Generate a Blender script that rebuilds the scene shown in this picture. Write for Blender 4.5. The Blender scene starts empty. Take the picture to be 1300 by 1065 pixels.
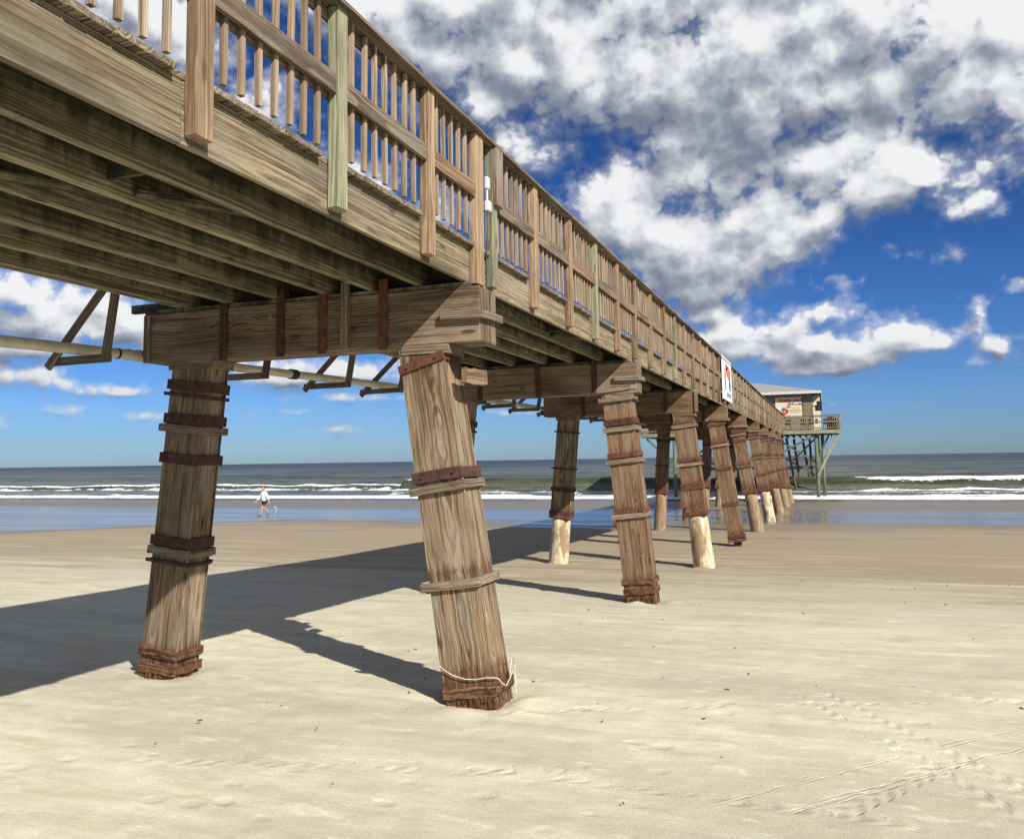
import bpy, math, random
from math import radians as R_, sin, cos, pi
from mathutils import Vector as V, Matrix, noise
C = bpy.context.scene.collection
rng = random.Random(7)

# ------------------------------------------------------------ node helpers
class NT:
    def __init__(s, tree): s.t = tree; s.n = tree.nodes; s.l = tree.links
    def put(s, sock, v):
        if v is None: return
        if hasattr(v, 'is_output'): s.l.new(v, sock)
        elif hasattr(sock, 'default_value'):
            try: sock.default_value = v
            except Exception: sock.default_value = tuple(v) + (1,)
    def m(s, op, a, b=None, c=None, clamp=False):
        n = s.n.new('ShaderNodeMath'); n.operation = op; n.use_clamp = clamp
        for i, x in enumerate((a, b, c)): s.put(n.inputs[i], x)
        return n.outputs[0]
    def v(s, op, a, b=None, c=None, out=0):
        n = s.n.new('ShaderNodeVectorMath'); n.operation = op
        for i, x in enumerate((a, b, c)): s.put(n.inputs[i], x)
        return n.outputs[out]
    def scale(s, a, k):
        n = s.n.new('ShaderNodeVectorMath'); n.operation = 'SCALE'; s.put(n.inputs[0], a); s.put(n.inputs[3], k); return n.outputs[0]
    def dot(s, a, b): return s.v('DOT_PRODUCT', a, b, out=1)
    def sep(s, a):
        n = s.n.new('ShaderNodeSeparateXYZ'); s.put(n.inputs[0], a); return n.outputs
    def comb(s, x=0., y=0., z=0.):
        n = s.n.new('ShaderNodeCombineXYZ'); s.put(n.inputs[0], x); s.put(n.inputs[1], y); s.put(n.inputs[2], z); return n.outputs[0]
    def noise(s, vec, scale=1., detail=4., rough=.55, dist=0., dim='3D', w=None, col=False):
        n = s.n.new('ShaderNodeTexNoise'); n.noise_dimensions = dim
        if vec is not None and dim != '1D': s.put(n.inputs['Vector'], vec)
        if w is not None: s.put(n.inputs['W'], w)
        s.put(n.inputs['Scale'], scale); s.put(n.inputs['Detail'], detail); s.put(n.inputs['Roughness'], rough); s.put(n.inputs['Distortion'], dist)
        return n.outputs['Color' if col else 'Fac']
    def voro(s, vec, scale=1., rand=1.):
        n = s.n.new('ShaderNodeTexVoronoi'); s.put(n.inputs['Vector'], vec); s.put(n.inputs['Scale'], scale); s.put(n.inputs['Randomness'], rand)
        return n.outputs['Distance']
    def ss(s, x, a, b, lo=0., hi=1.):
        n = s.n.new('ShaderNodeMapRange'); n.interpolation_type = 'SMOOTHSTEP'
        s.put(n.inputs[0], x); s.put(n.inputs[1], a); s.put(n.inputs[2], b); s.put(n.inputs[3], lo); s.put(n.inputs[4], hi)
        return n.outputs[0]
    def mix(s, f, a, b, blend='MIX'):
        n = s.n.new('ShaderNodeMix'); n.data_type = 'RGBA'; n.blend_type = blend
        s.put(n.inputs[0], f)
        for k, x in ((6, a), (7, b)):
            if isinstance(x, tuple) and len(x) == 3: x = x + (1,)
            s.put(n.inputs[k], x)
        return n.outputs[2]
    def attr(s, name, out='Fac'):
        n = s.n.new('ShaderNodeAttribute'); n.attribute_name = name; return n.outputs[out]
    def pos(s): return s.n.new('ShaderNodeNewGeometry').outputs['Position']
    def bump(s, h, strength=.5, dist=.01, normal=None):
        n = s.n.new('ShaderNodeBump'); s.put(n.inputs['Strength'], strength); s.put(n.inputs['Distance'], dist); s.put(n.inputs['Height'], h)
        if normal is not None: s.put(n.inputs['Normal'], normal)
        return n.outputs[0]

def new_mat(name):
    m = bpy.data.materials.new(name); m.use_nodes = True
    nt = NT(m.node_tree); b = m.node_tree.nodes['Principled BSDF']
    return m, nt, b

def wood(name, lo, hi, tint=None, ring=70., ply=False, mold=None, stain=(.13, .056, .027), gain=1., rough=.85, bumpd=.004, checks=.5, silver=None):
    m, t, b = new_mat(name)
    L = t.attr('loc', 'Vector'); r = t.attr('rnd')
    off = t.comb(t.m('MULTIPLY', r, 13.7), t.m('MULTIPLY', r, 7.3), t.m('MULTIPLY', r, 5.1))
    p = t.v('ADD', L, off)
    w = t.noise(t.v('MULTIPLY', p, (.9, 3.2, 3.2) if ply else (.55, 3., 3.)), 1., 3, .5)
    x, y, z = t.sep(L)
    pith = t.comb(0., t.m('SUBTRACT', t.m('MULTIPLY', t.m('FRACT', t.m('MULTIPLY', r, 17.)), .3), .15), t.m('ADD', t.m('MULTIPLY', t.m('FRACT', t.m('MULTIPLY', r, 41.)), .14), .03))
    d = t.v('LENGTH', t.v('SUBTRACT', t.comb(0., y, z), pith), out=1)
    d = t.m('ADD', d, t.m('MULTIPLY', w, .17 if ply else .11))
    rings = t.noise(None, ring * (2.3 if ply else 1.), 1.5, .6, dim='1D', w=t.m('ADD', d, r))
    rings = t.ss(rings, .34, .66)
    fib = t.noise(t.v('MULTIPLY', p, (5, 110, 110)), 1., 3, .65)
    fib2 = t.noise(t.v('MULTIPLY', p, (1.4, 34, 34)), 1., 4, .7)
    patch = t.noise(t.v('MULTIPLY', p, (1.1, 3.5, 3.5)), 1., 4, .6)
    g = t.m('ADD', t.m('MULTIPLY', rings, .26), t.m('ADD', t.m('MULTIPLY', fib, .40), t.m('MULTIPLY', fib2, .62)))
    col = t.mix(t.ss(g, .40, .86), lo, hi)
    if silver: col = t.mix(t.ss(patch, .42, .7, 0, .75), col, silver)
    if tint:
        col = t.mix(t.ss(t.m('FRACT', t.m('MULTIPLY', r, 29.)), .2, .9, 0, .6), col, tint)
    run = t.noise(t.v('MULTIPLY', p, (.45, 13, 13)), 1., 4, .6)
    col = t.mix(t.ss(run, .50, .66, 0, .6), col, (lo[0] * .8, lo[1] * .75, lo[2] * .72))
    pv = t.m('MULTIPLY_ADD', t.m('FRACT', t.m('MULTIPLY', r, 53.)), .32, .78)
    col = t.mix(1., col, t.comb(pv, pv, pv), 'MULTIPLY')
    # dark drying checks
    ck = t.noise(t.v('MULTIPLY', p, (.8, 60, 60)), 1., 2, .5)
    ck = t.ss(ck, .64, .70, 0, checks)
    col = t.mix(ck, col, (lo[0] * .22, lo[1] * .2, lo[2] * .2))
    # knots
    kv = t.voro(t.v('MULTIPLY', p, (1.1, 4.2, 4.2)), 1.)
    kn = t.ss(kv, .05, .13, .8, 0)
    col = t.mix(kn, col, (lo[0] * .45, lo[1] * .33, lo[2] * .28))
    # nail heads
    nv = t.voro(t.v('MULTIPLY', p, (2.7, 6., 6.)), 1.)
    col = t.mix(t.ss(nv, .025, .04, .7, 0), col, (.02, .012, .01))
    # grime
    gr = t.noise(t.v('MULTIPLY', p, (.7, 2., 2.)), 1., 5, .65)
    col = t.mix(t.ss(gr, .46, .74, 0, .62), col, (lo[0] * .55, lo[1] * .52, lo[2] * .5))
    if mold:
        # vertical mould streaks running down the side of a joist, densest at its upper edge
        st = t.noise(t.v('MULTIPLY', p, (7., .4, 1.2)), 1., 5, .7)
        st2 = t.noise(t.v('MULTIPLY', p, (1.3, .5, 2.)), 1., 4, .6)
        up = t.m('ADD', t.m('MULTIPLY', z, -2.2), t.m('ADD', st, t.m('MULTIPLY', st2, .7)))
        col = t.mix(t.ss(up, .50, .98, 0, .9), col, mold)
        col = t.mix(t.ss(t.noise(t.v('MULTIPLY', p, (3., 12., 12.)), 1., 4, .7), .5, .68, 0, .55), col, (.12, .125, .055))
    sa = t.attr('stain')
    sn = t.noise(t.v('MULTIPLY', p, (1.2, 22, 22)), 1., 4, .65)
    sm = t.ss(t.m('ADD', sa, t.m('MULTIPLY', t.m('SUBTRACT', sn, .5), 2.2)), .30, .72, 0, .85)
    sc = t.mix(t.ss(fib2, .35, .65), tuple(k * .35 for k in stain), tuple(k * 1.9 for k in stain))
    col = t.mix(t.m('MULTIPLY', sm, t.ss(sa, 0., .15)), col, sc)
    mot = t.noise(t.v('MULTIPLY', p, (9, 14, 14)), 1., 4, .7)
    col = t.mix(t.m('MULTIPLY', t.ss(mot, .5, .62, 0, .75), t.ss(sa, .3, .7)), col, (.035, .022, .014)); col = t.mix(t.m('MULTIPLY', t.ss(mot, .42, .34, 0, .5), t.ss(sa, .5, .8)), col, (.42, .34, .20))
    if gain != 1: col = t.mix(1., col, (gain, gain, gain), 'MULTIPLY')
    t.put(b.inputs['Base Color'], col); b.inputs['Roughness'].default_value = rough
    b.inputs['Specular IOR Level'].default_value = .25
    h = t.m('SUBTRACT', t.m('ADD', t.m('MULTIPLY', fib2, .8), t.m('ADD', t.m('MULTIPLY', fib, .25), t.m('MULTIPLY', rings, .35))), t.m('MULTIPLY', ck, 1.5))
    t.put(b.inputs['Normal'], t.bump(h, .7, bumpd))
    return m

def rust(name, a, b_, c):
    m, t, b = new_mat(name)
    p = t.v('ADD', t.attr('loc', 'Vector'), t.comb(t.m('MULTIPLY', t.attr('rnd'), 9.), 0., 0.))
    n1 = t.noise(p, 9., 6, .7); n2 = t.noise(p, 45., 4, .7)
    col = t.mix(t.ss(n1, .35, .65), a, b_); col = t.mix(t.ss(n2, .5, .75, 0, .6), col, c)
    t.put(b.inputs['Base Color'], col); b.inputs['Roughness'].default_value = .8; b.inputs['Specular IOR Level'].default_value = .3
    t.put(b.inputs['Normal'], t.bump(t.m('ADD', n1, n2), .6, .006))
    return m

def plain(name, col, rough=.6, var=.15, sc=6., bump=.0):
    m, t, b = new_mat(name)
    p = t.n.new('ShaderNodeTexCoord').outputs['Object']
    n = t.noise(p, sc, 5, .65)
    dk = tuple(k * (1 - var) for k in col); lt = tuple(min(1, k * (1 + var)) for k in col)
    t.put(b.inputs['Base Color'], t.mix(t.ss(n, .3, .7), dk, lt)); b.inputs['Roughness'].default_value = rough
    if bump: t.put(b.inputs['Normal'], t.bump(n, .6, bump))
    return m

M = {}
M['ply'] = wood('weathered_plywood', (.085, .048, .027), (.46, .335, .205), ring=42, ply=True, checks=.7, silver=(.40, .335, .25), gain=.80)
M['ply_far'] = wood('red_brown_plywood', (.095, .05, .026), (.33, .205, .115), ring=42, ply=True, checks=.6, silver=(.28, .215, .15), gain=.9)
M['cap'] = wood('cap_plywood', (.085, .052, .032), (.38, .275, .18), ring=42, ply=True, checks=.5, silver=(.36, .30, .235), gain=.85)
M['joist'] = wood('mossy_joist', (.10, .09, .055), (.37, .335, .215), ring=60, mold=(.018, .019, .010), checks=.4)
M['fascia'] = wood('weathered_fascia', (.115, .085, .048), (.41, .33, .20), ring=65, checks=.6, silver=(.33, .29, .215), gain=.84)
M['tan'] = wood('tan_post', (.19, .118, .066), (.46, .335, .21), ring=75, checks=.3)
M['brown'] = wood('brown_post', (.13, .078, .045), (.37, .25, .155), ring=75, checks=.4)
M['green'] = wood('green_treated_post', (.155, .155, .09), (.40, .385, .255), ring=75, checks=.25)
M['rail'] = wood('grey_rail', (.085, .058, .038), (.31, .24, .17), ring=80, checks=.7, silver=(.27, .235, .19))
M['bal'] = wood('baluster_wood', (.20, .145, .095), (.50, .41, .30), tint=(.27, .175, .11), ring=90, checks=.3)
M['plank'] = wood('deck_planks', (.10, .075, .048), (.33, .27, .19), ring=80, checks=.5)
M['batten'] = wood('grey_batten', (.10, .07, .045), (.34, .265, .185), ring=80, checks=.6)
M['oldwood'] = wood('dark_hanger_wood', (.07, .055, .04), (.22, .175, .13), ring=80, checks=.6)
M['greenwood'] = wood('green_treated_pile', (.065, .072, .048), (.20, .215, .15), ring=60, checks=.4)
M['rottenwood'] = wood('rusty_foot_board', (.045, .022, .014), (.33, .19, .10), ring=70, checks=1., stain=(.09, .035, .016))
M['rust'] = rust('red_rust', (.085, .034, .022), (.165, .064, .040), (.07, .03, .022))
M['rustdark'] = rust('dark_rust', (.045, .022, .016), (.10, .045, .03), (.03, .02, .016))
M['core'] = plain('shadow_gap_timber', (.03, .022, .016), .9)
M['pvc'] = plain('cream_pipe', (.60, .55, .42), .45, .12, 3.)
M['black'] = plain('black_rubber', (.015, .015, .016), .5)
M['white'] = plain('white_paint', (.60, .60, .57), .5, .05)
M['rope'] = plain('pale_rope', (.62, .56, .42), .9, .2, 60.)
M['shingle'] = plain('grey_shingle', (.27, .265, .25), .9, .25, 9., .02)
M['wall'] = plain('tan_siding', (.24, .205, .145), .8, .1, 2.)
M['cream'] = plain('cream_siding', (.74, .68, .52), .8, .08, 2.)
M['dark'] = plain('dark_opening', (.02, .02, .022), .3)
M['red'] = plain('sign_red', (.55, .04, .02), .5); M['teal'] = plain('sign_teal', (.03, .30, .42), .5)
M['yellow'] = plain('sign_yellow', (.70, .42, .05), .5); M['blue'] = plain('sign_blue', (.06, .14, .42), .5)
M['coral'] = plain('faded_red', (.62, .17, .11), .5, .3, 4.); M['orange'] = plain('sign_orange', (.65, .20, .04), .5); M['signwhite'] = plain('sign_white', (.80, .80, .76), .5, .04); M['signcream'] = plain('sign_cream', (.74, .66, .46), .5, .1)
M['skin'] = plain('skin', (.50, .26, .17), .6, .08); M['hair'] = plain('hair', (.06, .04, .03), .8); M['shirt'] = plain('white_cotton', (.85, .84, .80), .8, .04)
M['shorts'] = plain('black_cotton', (.012, .012, .014), .8); M['shoe'] = plain('grey_shoe', (.10, .10, .12), .7)
M['feather'] = plain('white_feather', (.78, .78, .76), .7, .05); M['wing'] = plain('grey_feather', (.22, .23, .25), .7)

# concrete of the piles
def concrete(nm='cream_concrete', ca=(.36, .27, .15), cb=(.74, .65, .45)):
    m, t, b = new_mat(nm)
    p = t.n.new('ShaderNodeTexCoord').outputs['Object']
    n = t.noise(t.v('MULTIPLY', p, (1, 1, .45)), 2.2, 6, .68); n2 = t.noise(t.v('MULTIPLY', p, (1, 1, .3)), 9., 5, .7)
    col = t.mix(t.ss(n2, .3, .7), ca, cb)
    col = t.mix(t.ss(n, .50, .58, 0, .85), col, (.25, .155, .085))
    col = t.mix(t.ss(n, .38, .45, .8, 0), col, (.24, .20, .13))
    t.put(b.inputs['Base Color'], col); b.inputs['Roughness'].default_value = .85
    t.put(b.inputs['Normal'], t.bump(t.m('ADD', n, n2), .6, .02))
    return m
M['concrete'] = concrete()
M['stained_concrete'] = concrete('stained_concrete', (.16, .10, .055), (.38, .28, .165))

# ------------------------------------------------------------ mesh builder
class MB:
    def __init__(s): s.v = []; s.f = []; s.loc = []; s.rnd = []; s.st = []; s.mi = []
    def beam(s, p0, p1, w, d, side=(1, 0, 0), w1=None, d1=None, ch=.004, segs=1, stain=None, rnd=None, mi=0, jit=0.):
        p0 = V(p0); p1 = V(p1); ax = p1 - p0; Ln = ax.length; ax.normalize()
        sd = V(side); sd = (sd - ax * sd.dot(ax)).normalized(); dp = ax.cross(sd)
        w1 = w if w1 is None else w1; d1 = d if d1 is None else d1
        r = rng.random() if rnd is None else rnd
        ch = min(ch, w * .3, d * .3, Ln * .3)
        def sec(u, inset):
            k = u / Ln; W = (w + (w1 - w) * k) / 2; D = (d + (d1 - d) * k) / 2
            c = p0 + ax * u
            if inset: pts = [(-W + ch, -D + ch), (W - ch, -D + ch), (W - ch, D - ch), (-W + ch, D - ch)]
            else: pts = [(-W + ch, -D), (W - ch, -D), (W, -D + ch), (W, D - ch), (W - ch, D), (-W + ch, D), (-W, D - ch), (-W, -D + ch)]
            out = []
            for a, b in pts:
                q = c + sd * a + dp * b
                if jit and not inset: q += V((rng.uniform(-jit, jit), rng.uniform(-jit, jit), rng.uniform(-jit, jit)))
                out.append(len(s.v)); s.v.append(q); s.loc.append((u, a, b)); s.rnd.append(r)
                s.st.append(stain(u / Ln, q) if stain else 0.)
            return out
        a = sec(0, True); rings = [sec(ch, False)]
        for i in range(1, segs): rings.append(sec(Ln * i / segs, False))
        rings.append(sec(Ln - ch, False)); e = sec(Ln, True)
        F = s.f.append; n0 = len(s.f)
        F([a[0], a[3], a[2], a[1]]); F(e[:])
        for ring, q, fl in ((rings[0], a, 0), (rings[-1], e, 1)):
            quads = [(0, 1, 0, 1), (2, 3, 1, 2), (4, 5, 2, 3), (6, 7, 3, 0)]
            tris = [(1, 2, 1), (3, 4, 2), (5, 6, 3), (7, 0, 0)]
            for i, j, k, l in quads:
                f = [q[k], q[l], ring[j], ring[i]]; F(f[::-1] if fl else f)
            for i, j, k in tris:
                f = [q[k], ring[j], ring[i]]; F(f[::-1] if fl else f)
        for A, B in zip(rings, rings[1:]):
            for i in range(8):
                j = (i + 1) % 8; F([A[i], A[j], B[j], B[i]])
        s.mi += [mi] * (len(s.f) - n0)
        return s
    def box(s, x0, x1, y0, y1, z0, z1, ch=.004, **k):
        dx, dy, dz = x1 - x0, y1 - y0, z1 - z0; cx, cy, cz = (x0 + x1) / 2, (y0 + y1) / 2, (z0 + z1) / 2
        if dz >= dx and dz >= dy: return s.beam((cx, cy, z0), (cx, cy, z1), dx, dy, (1, 0, 0), ch=ch, **k)
        if dy >= dx: return s.beam((cx, y0, cz), (cx, y1, cz), dx, dz, (-1, 0, 0), ch=ch, **k) if False else s.beam((cx, y0, cz), (cx, y1, cz), dx, dz, (1, 0, 0), ch=ch, **k)
        return s.beam((x0, cy, cz), (x1, cy, cz), dy, dz, (0, 1, 0), ch=ch, **k)
    def tube(s, pts, rad, n=10, caps=True, mi=0):
        pts = [V(p) for p in pts]; r = rng.random(); prev = None; rings = []; n0 = len(s.f); u = 0
        for i, p in enumerate(pts):
            t = (pts[min(i + 1, len(pts) - 1)] - pts[max(i - 1, 0)]).normalized()
            if prev is None: sd = t.cross(V((0, 0, 1)) if abs(t.z) < .9 else V((1, 0, 0))).normalized()
            else: sd = (prev - t * prev.dot(t)).normalized()
            prev = sd; up = t.cross(sd); ra = rad[i] if isinstance(rad, (list, tuple)) else rad
            if i: u += (pts[i] - pts[i - 1]).length
            ring = []
            for k in range(n):
                a = 2 * pi * k / n; ring.append(len(s.v)); s.v.append(p + sd * cos(a) * ra + up * sin(a) * ra)
                s.loc.append((u, cos(a) * ra, sin(a) * ra)); s.rnd.append(r); s.st.append(0.)
            rings.append(ring)
        for A, B in zip(rings, rings[1:]):
            for k in range(n): s.f.append([A[k], A[(k + 1) % n], B[(k + 1) % n], B[k]])
        if caps: s.f.append(rings[0][::-1]); s.f.append(rings[-1][:])
        s.mi += [mi] * (len(s.f) - n0)
        return s
    def poly(s, pts, mi=0):
        i = len(s.v); r = rng.random()
        for p in pts: s.v.append(V(p)); s.loc.append(tuple(p)); s.rnd.append(r); s.st.append(0.)
        s.f.append(list(range(i, i + len(pts)))); s.mi.append(mi); return s
    def build(s, name, mat, parent=None, smooth=False, org=(0, 0, 0)):
        me = bpy.data.meshes.new(name); o3 = V(org)
        me.from_pydata([v - o3 for v in s.v], [], s.f)
        a = me.attributes.new('loc', 'FLOAT_VECTOR', 'POINT'); a.data.foreach_set('vector', [c for l in s.loc for c in l])
        a = me.attributes.new('rnd', 'FLOAT', 'POINT'); a.data.foreach_set('value', s.rnd)
        a = me.attributes.new('stain', 'FLOAT', 'POINT'); a.data.foreach_set('value', s.st)
        for mt in (mat if isinstance(mat, (list, tuple)) else [mat]): me.materials.append(mt)
        me.polygons.foreach_set('material_index', s.mi)
        if smooth: me.polygons.foreach_set('use_smooth', [True] * len(me.polygons))
        me.update()
        o = bpy.data.objects.new(name, me); C.objects.link(o); o.location = o3
        if parent is not None: put_in(o, parent)
        return o
def wloc(o):
    p = V(o.location)
    while o.parent is not None: o = o.parent; p += V(o.location)
    return p
def put_in(o, parent):      # every parent is unrotated, so only offsets matter
    o.parent = parent; o.location = V(o.location) - wloc(parent)
def empty(name, loc=(0, 0, 0)):
    o = bpy.data.objects.new(name, None); C.objects.link(o); o.location = loc; o.empty_display_size = .2; return o
def tag(o, label=None, cat=None, group=None, kind=None):
    if label: o['label'] = label
    if cat: o['category'] = cat
    if group: o['group'] = group
    if kind: o['kind'] = kind
    return o
def lerp(xs, ys, x):
    if x <= xs[0]: return ys[0]
    for i in range(1, len(xs)):
        if x <= xs[i]: return ys[i - 1] + (ys[i] - ys[i - 1]) * (x - xs[i - 1]) / (xs[i] - xs[i - 1])
    return ys[-1]
def sst(x, a, b):
    t = max(0., min(1., (x - a) / (b - a))); return t * t * (3 - 2 * t)

# ------------------------------------------------------------ camera (eye height is z = 0)
F = 1081.7; yaw, pit, rol = .3509, .0889, -.0151
cam = bpy.data.cameras.new('camera'); co = bpy.data.objects.new('camera', cam); C.objects.link(co)
fw = V((-sin(yaw) * cos(pit), cos(yaw) * cos(pit), sin(pit))); r0 = V((cos(yaw), sin(yaw), 0)); u0 = r0.cross(fw)
rr = r0 * cos(rol) + u0 * sin(rol); uu = u0 * cos(rol) - r0 * sin(rol)
mw = Matrix.Identity(4)
for i in range(3): mw[i][0] = rr[i]; mw[i][1] = uu[i]; mw[i][2] = -fw[i]
co.matrix_world = mw
cam.sensor_fit = 'HORIZONTAL'; cam.sensor_width = 36; cam.lens = F / 1300 * 36; cam.shift_y = -45 / 1300
cam.clip_start = .1; cam.clip_end = 60000
bpy.context.scene.camera = co

# ------------------------------------------------------------ light
sun_dir = V((1.13, -.80, 1.0)).normalized()
sl = bpy.data.lights.new('sun', 'SUN'); so = bpy.data.objects.new('sun', sl); C.objects.link(so)
sl.energy = 4.7; sl.angle = R_(.53); sl.color = (1., .955, .87)
so.rotation_euler = sun_dir.to_track_quat('Z', 'Y').to_euler(); so.location = (20, -20, 30)
sun_el = math.asin(sun_dir.z); sun_az = math.atan2(sun_dir.x, sun_dir.y)

w = bpy.data.worlds.new('World'); bpy.context.scene.world = w; w.use_nodes = True
CLOUDW = 9.2
# cloud banks: azimuth, elevation, half width, half height in degrees, weight
BL = [(-16.99,27.04,8.98,3.96,1.2),(-7.31,25.47,9.62,4.4,1.3),(3.15,24.9,7.72,3.43,1.2),(9.72,23.16,4.49,3.72,1.2),(-25.79,27.3,4.71,2.37,1.0),(-11.43,30.3,20.76,2.62,1),(-29.58,28.26,3.09,1.57,.7),(-4.38,21.45,5.43,2.04,1),(10.09,19.23,2.42,1.85,.35),(-22.01,22.92,3.17,1.16,.6),(-19.21,20.36,2.38,1.38,1.1),(-12.37,17.22,3.12,1.68,1.0),(-7.56,19.12,3.54,1.66,1),(-9.3,14.01,5.63,2.19,1.2),(-13.47,16.01,2.35,1.84,.8),(-4.75,12.44,4.44,1.74,1.2),(-8.37,10.89,3.56,1.14,1),(-2.67,14.52,2.9,1.52,.9),(3.68,17.85,3.36,2.05,1.25),(.99,15.36,3.25,1.78,1.1),(6.31,16.53,2.15,1.34,1),(-1.01,18.7,2.86,1.0,.7),(8.13,14.57,1.08,.56,.6),(-2.03,6.72,3.83,1.31,1.2),(2.41,6.22,3.62,1.08,1.2),(-4.67,8.13,2.95,.92,1),(6.43,6.91,2.55,.71,1.1),(8.81,8.2,.6,.93,1.),(1.16,9.01,2.54,.79,1.1),(4.51,7.77,2.2,.67,.8),(-7.4,9.3,2.02,.72,.8),(-.65,5.39,2.36,.5,.8),(9.79,6.13,.6,.45,1.),(8.66,5.3,.9,.35,.9),(11.04,9.62,.7,.55,1.),(9.62,14.97,.97,.65,.7),(-48.57,10.13,4.93,1.31,1.2),(-45.1,8.71,3.92,1.25,1.2),(-50.1,6.8,2.39,.5,.8),(-49.24,5.13,1.82,.65,1.1),(-47.87,3.43,1.0,.4,1.1),(-44.34,4.49,.97,.4,.8),(-43.64,3.0,1.5,.33,.9),(-50.96,2.5,.78,.4,.9),(-29.59,5.56,3.09,.63,.9),(-34.16,3.33,1.49,.3,1.),(-30.62,4.25,3.58,.42,.8),(-38.12,6.25,2.87,.81,.9),(-44.64,26.14,4.86,2.66,1.2),(-49.58,28.05,6.53,3.25,1.2),(-36.85,20.5,4.38,3.6,1.1),(-31.17,18.0,3.57,2.4,1.1),(-24.79,16.0,3.15,1.8,.8),(-50.05,17.89,3.61,2.77,.8),(14.78,16.14,4.36,2.63,1),(16.65,6.45,4.11,1.28,1),(-56.79,6.2,5.13,1.28,1),(-56.,12.68,5.27,3.45,1.1),(-5.2,17.,4.,1.8,.65),(-6.3,7.3,3.,.85,1.),(-46.,4.6,3.,.45,.8),(-36.,5.4,4.,.5,.8),(-49.,7.9,4.,.9,.8),(-43.5,6.9,3.,.5,.8),(-31.,6.3,5.,.75,.8),(-40.,3.,1.6,.3,.9),(-26.,4.2,2.,.35,.8),(-33.,2.2,2.5,.2,.8),(-20.,3.2,3.,.25,.7)]
g = bpy.data.node_groups.new('cloud_density', 'ShaderNodeTree')
g.interface.new_socket('P', in_out='INPUT', socket_type='NodeSocketVector'); [g.interface.new_socket(q, in_out='OUTPUT', socket_type='NodeSocketFloat') for q in ('D', 'A', 'N')]
t = NT(g); gi = g.nodes.new('NodeGroupInput').outputs[0]; gout = g.nodes.new('NodeGroupOutput')
warp = t.scale(t.v('SUBTRACT', t.noise(gi, .28, 3, .55, col=True), (.5, .5, .5)), 2.2)
px_ = t.sep(gi)[1]
gp = t.v('ADD', gi, t.scale(warp, t.ss(px_, 1., 16., .25, 1.)))
acc = None
for a, e, rx, ry, wt in BL:
    q = t.v('MULTIPLY_ADD', gp, (1 / rx, 1 / ry, 0), (-a / rx, -e / ry, 0))
    d = t.dot(q, q)
    acc = t.m('MULTIPLY_ADD', t.m('POWER', .42, d), wt, acc if acc is not None else 0.)
fill_clouds = t.m('MAXIMUM', t.ss(t.sep(gi)[0], 20., 34.), t.ss(t.sep(gi)[0], -60., -75.))  # added cloud cover out of view, there to whiten and brighten the ambient fill
fill_clouds = t.m('MAXIMUM', fill_clouds, t.ss(px_, 34., 44.))
acc = t.m('MULTIPLY_ADD', fill_clouds, .75, acc)
acc = t.m('MINIMUM', acc, 1.45)
pw = t.v('ADD', t.v('MULTIPLY', gi, (1., 1.25, 1.)), t.scale(t.v('SUBTRACT', t.noise(gi, .7, 4, .6, col=True), (.5, .5, .5)), 1.5))
pk = t.ss(px_, 2., 20., 1.9, .55)
def puff(sc, smooth):
    n = t.n.new('ShaderNodeTexVoronoi'); n.feature = 'SMOOTH_F1'; n.voronoi_dimensions = '2D'
    t.put(n.inputs['Vector'], pw); t.put(n.inputs['Scale'], sc); t.put(n.inputs['Smoothness'], smooth); t.put(n.inputs['Detail'], 1.); t.put(n.inputs['Roughness'], .55)
    return t.m('SUBTRACT', 1., n.outputs['Distance'])
pb_ = puff(.30, .6)
pf_ = t.m('ADD', t.m('MULTIPLY', pb_, .6), t.m('MULTIPLY', puff(.95, .4), .4))
big = t.noise(t.v('MULTIPLY', gi, (1., 1.35, 1.)), .20, 3, .5)
fb = t.noise(t.v('MULTIPLY', gi, (1., 1.3, 1.)), .8, 9, .62, .2)
cov = t.m('ADD', t.m('MULTIPLY', t.m('SUBTRACT', fb, .5), 1.15), t.m('ADD', t.m('MULTIPLY', t.m('SUBTRACT', big, .5), 1.9), t.m('MULTIPLY', t.m('SUBTRACT', pf_, .48), 1.05)))
t.put(gout.inputs[0], t.m('ADD', acc, cov))
soft = t.noise(t.v('MULTIPLY', gi, (1., 1.25, 1.)), .17, 2., .4)
t.put(gout.inputs[1], acc); t.put(gout.inputs[2], t.m('ADD', t.m('ADD', t.m('MULTIPLY', pb_, .40), t.m('MULTIPLY', pf_, .34)), t.m('ADD', t.m('MULTIPLY', soft, .85), t.m('MULTIPLY', fb, .07))))

t = NT(w.node_tree)
bg = w.node_tree.nodes['Background']; wo = w.node_tree.nodes['World Output']
sky = w.node_tree.nodes.new('ShaderNodeTexSky'); sky.sky_type = 'NISHITA'; sky.sun_disc = False
sky.sun_elevation = sun_el; sky.sun_rotation = sun_az; sky.air_density = 1.; sky.dust_density = .25; sky.ozone_density = 2.6
hs = w.node_tree.nodes.new('ShaderNodeHueSaturation'); hs.inputs['Saturation'].default_value = 1.22; hs.inputs['Value'].default_value = .82
t.put(hs.inputs['Color'], sky.outputs[0])
geo = t.n.new('ShaderNodeTexCoord').outputs['Generated']
x, y, z = t.sep(t.v('NORMALIZE', geo))
az = t.m('MULTIPLY', t.m('ARCTAN2', x, y), 180 / pi); el = t.m('MULTIPLY', t.m('ARCSINE', z), 180 / pi)
P = t.comb(az, el, 0.)
def dens(p):
    n = w.node_tree.nodes.new('ShaderNodeGroup'); n.node_tree = g; t.put(n.inputs[0], p); return n.outputs
d0, a0, n0 = dens(P); k = t.ss(el, 2., 22., .5, 1.7)
d1, a1, n1_ = dens(t.v('ADD', P, t.comb(t.m('MULTIPLY', k, .5), k, 0.)))
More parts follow.
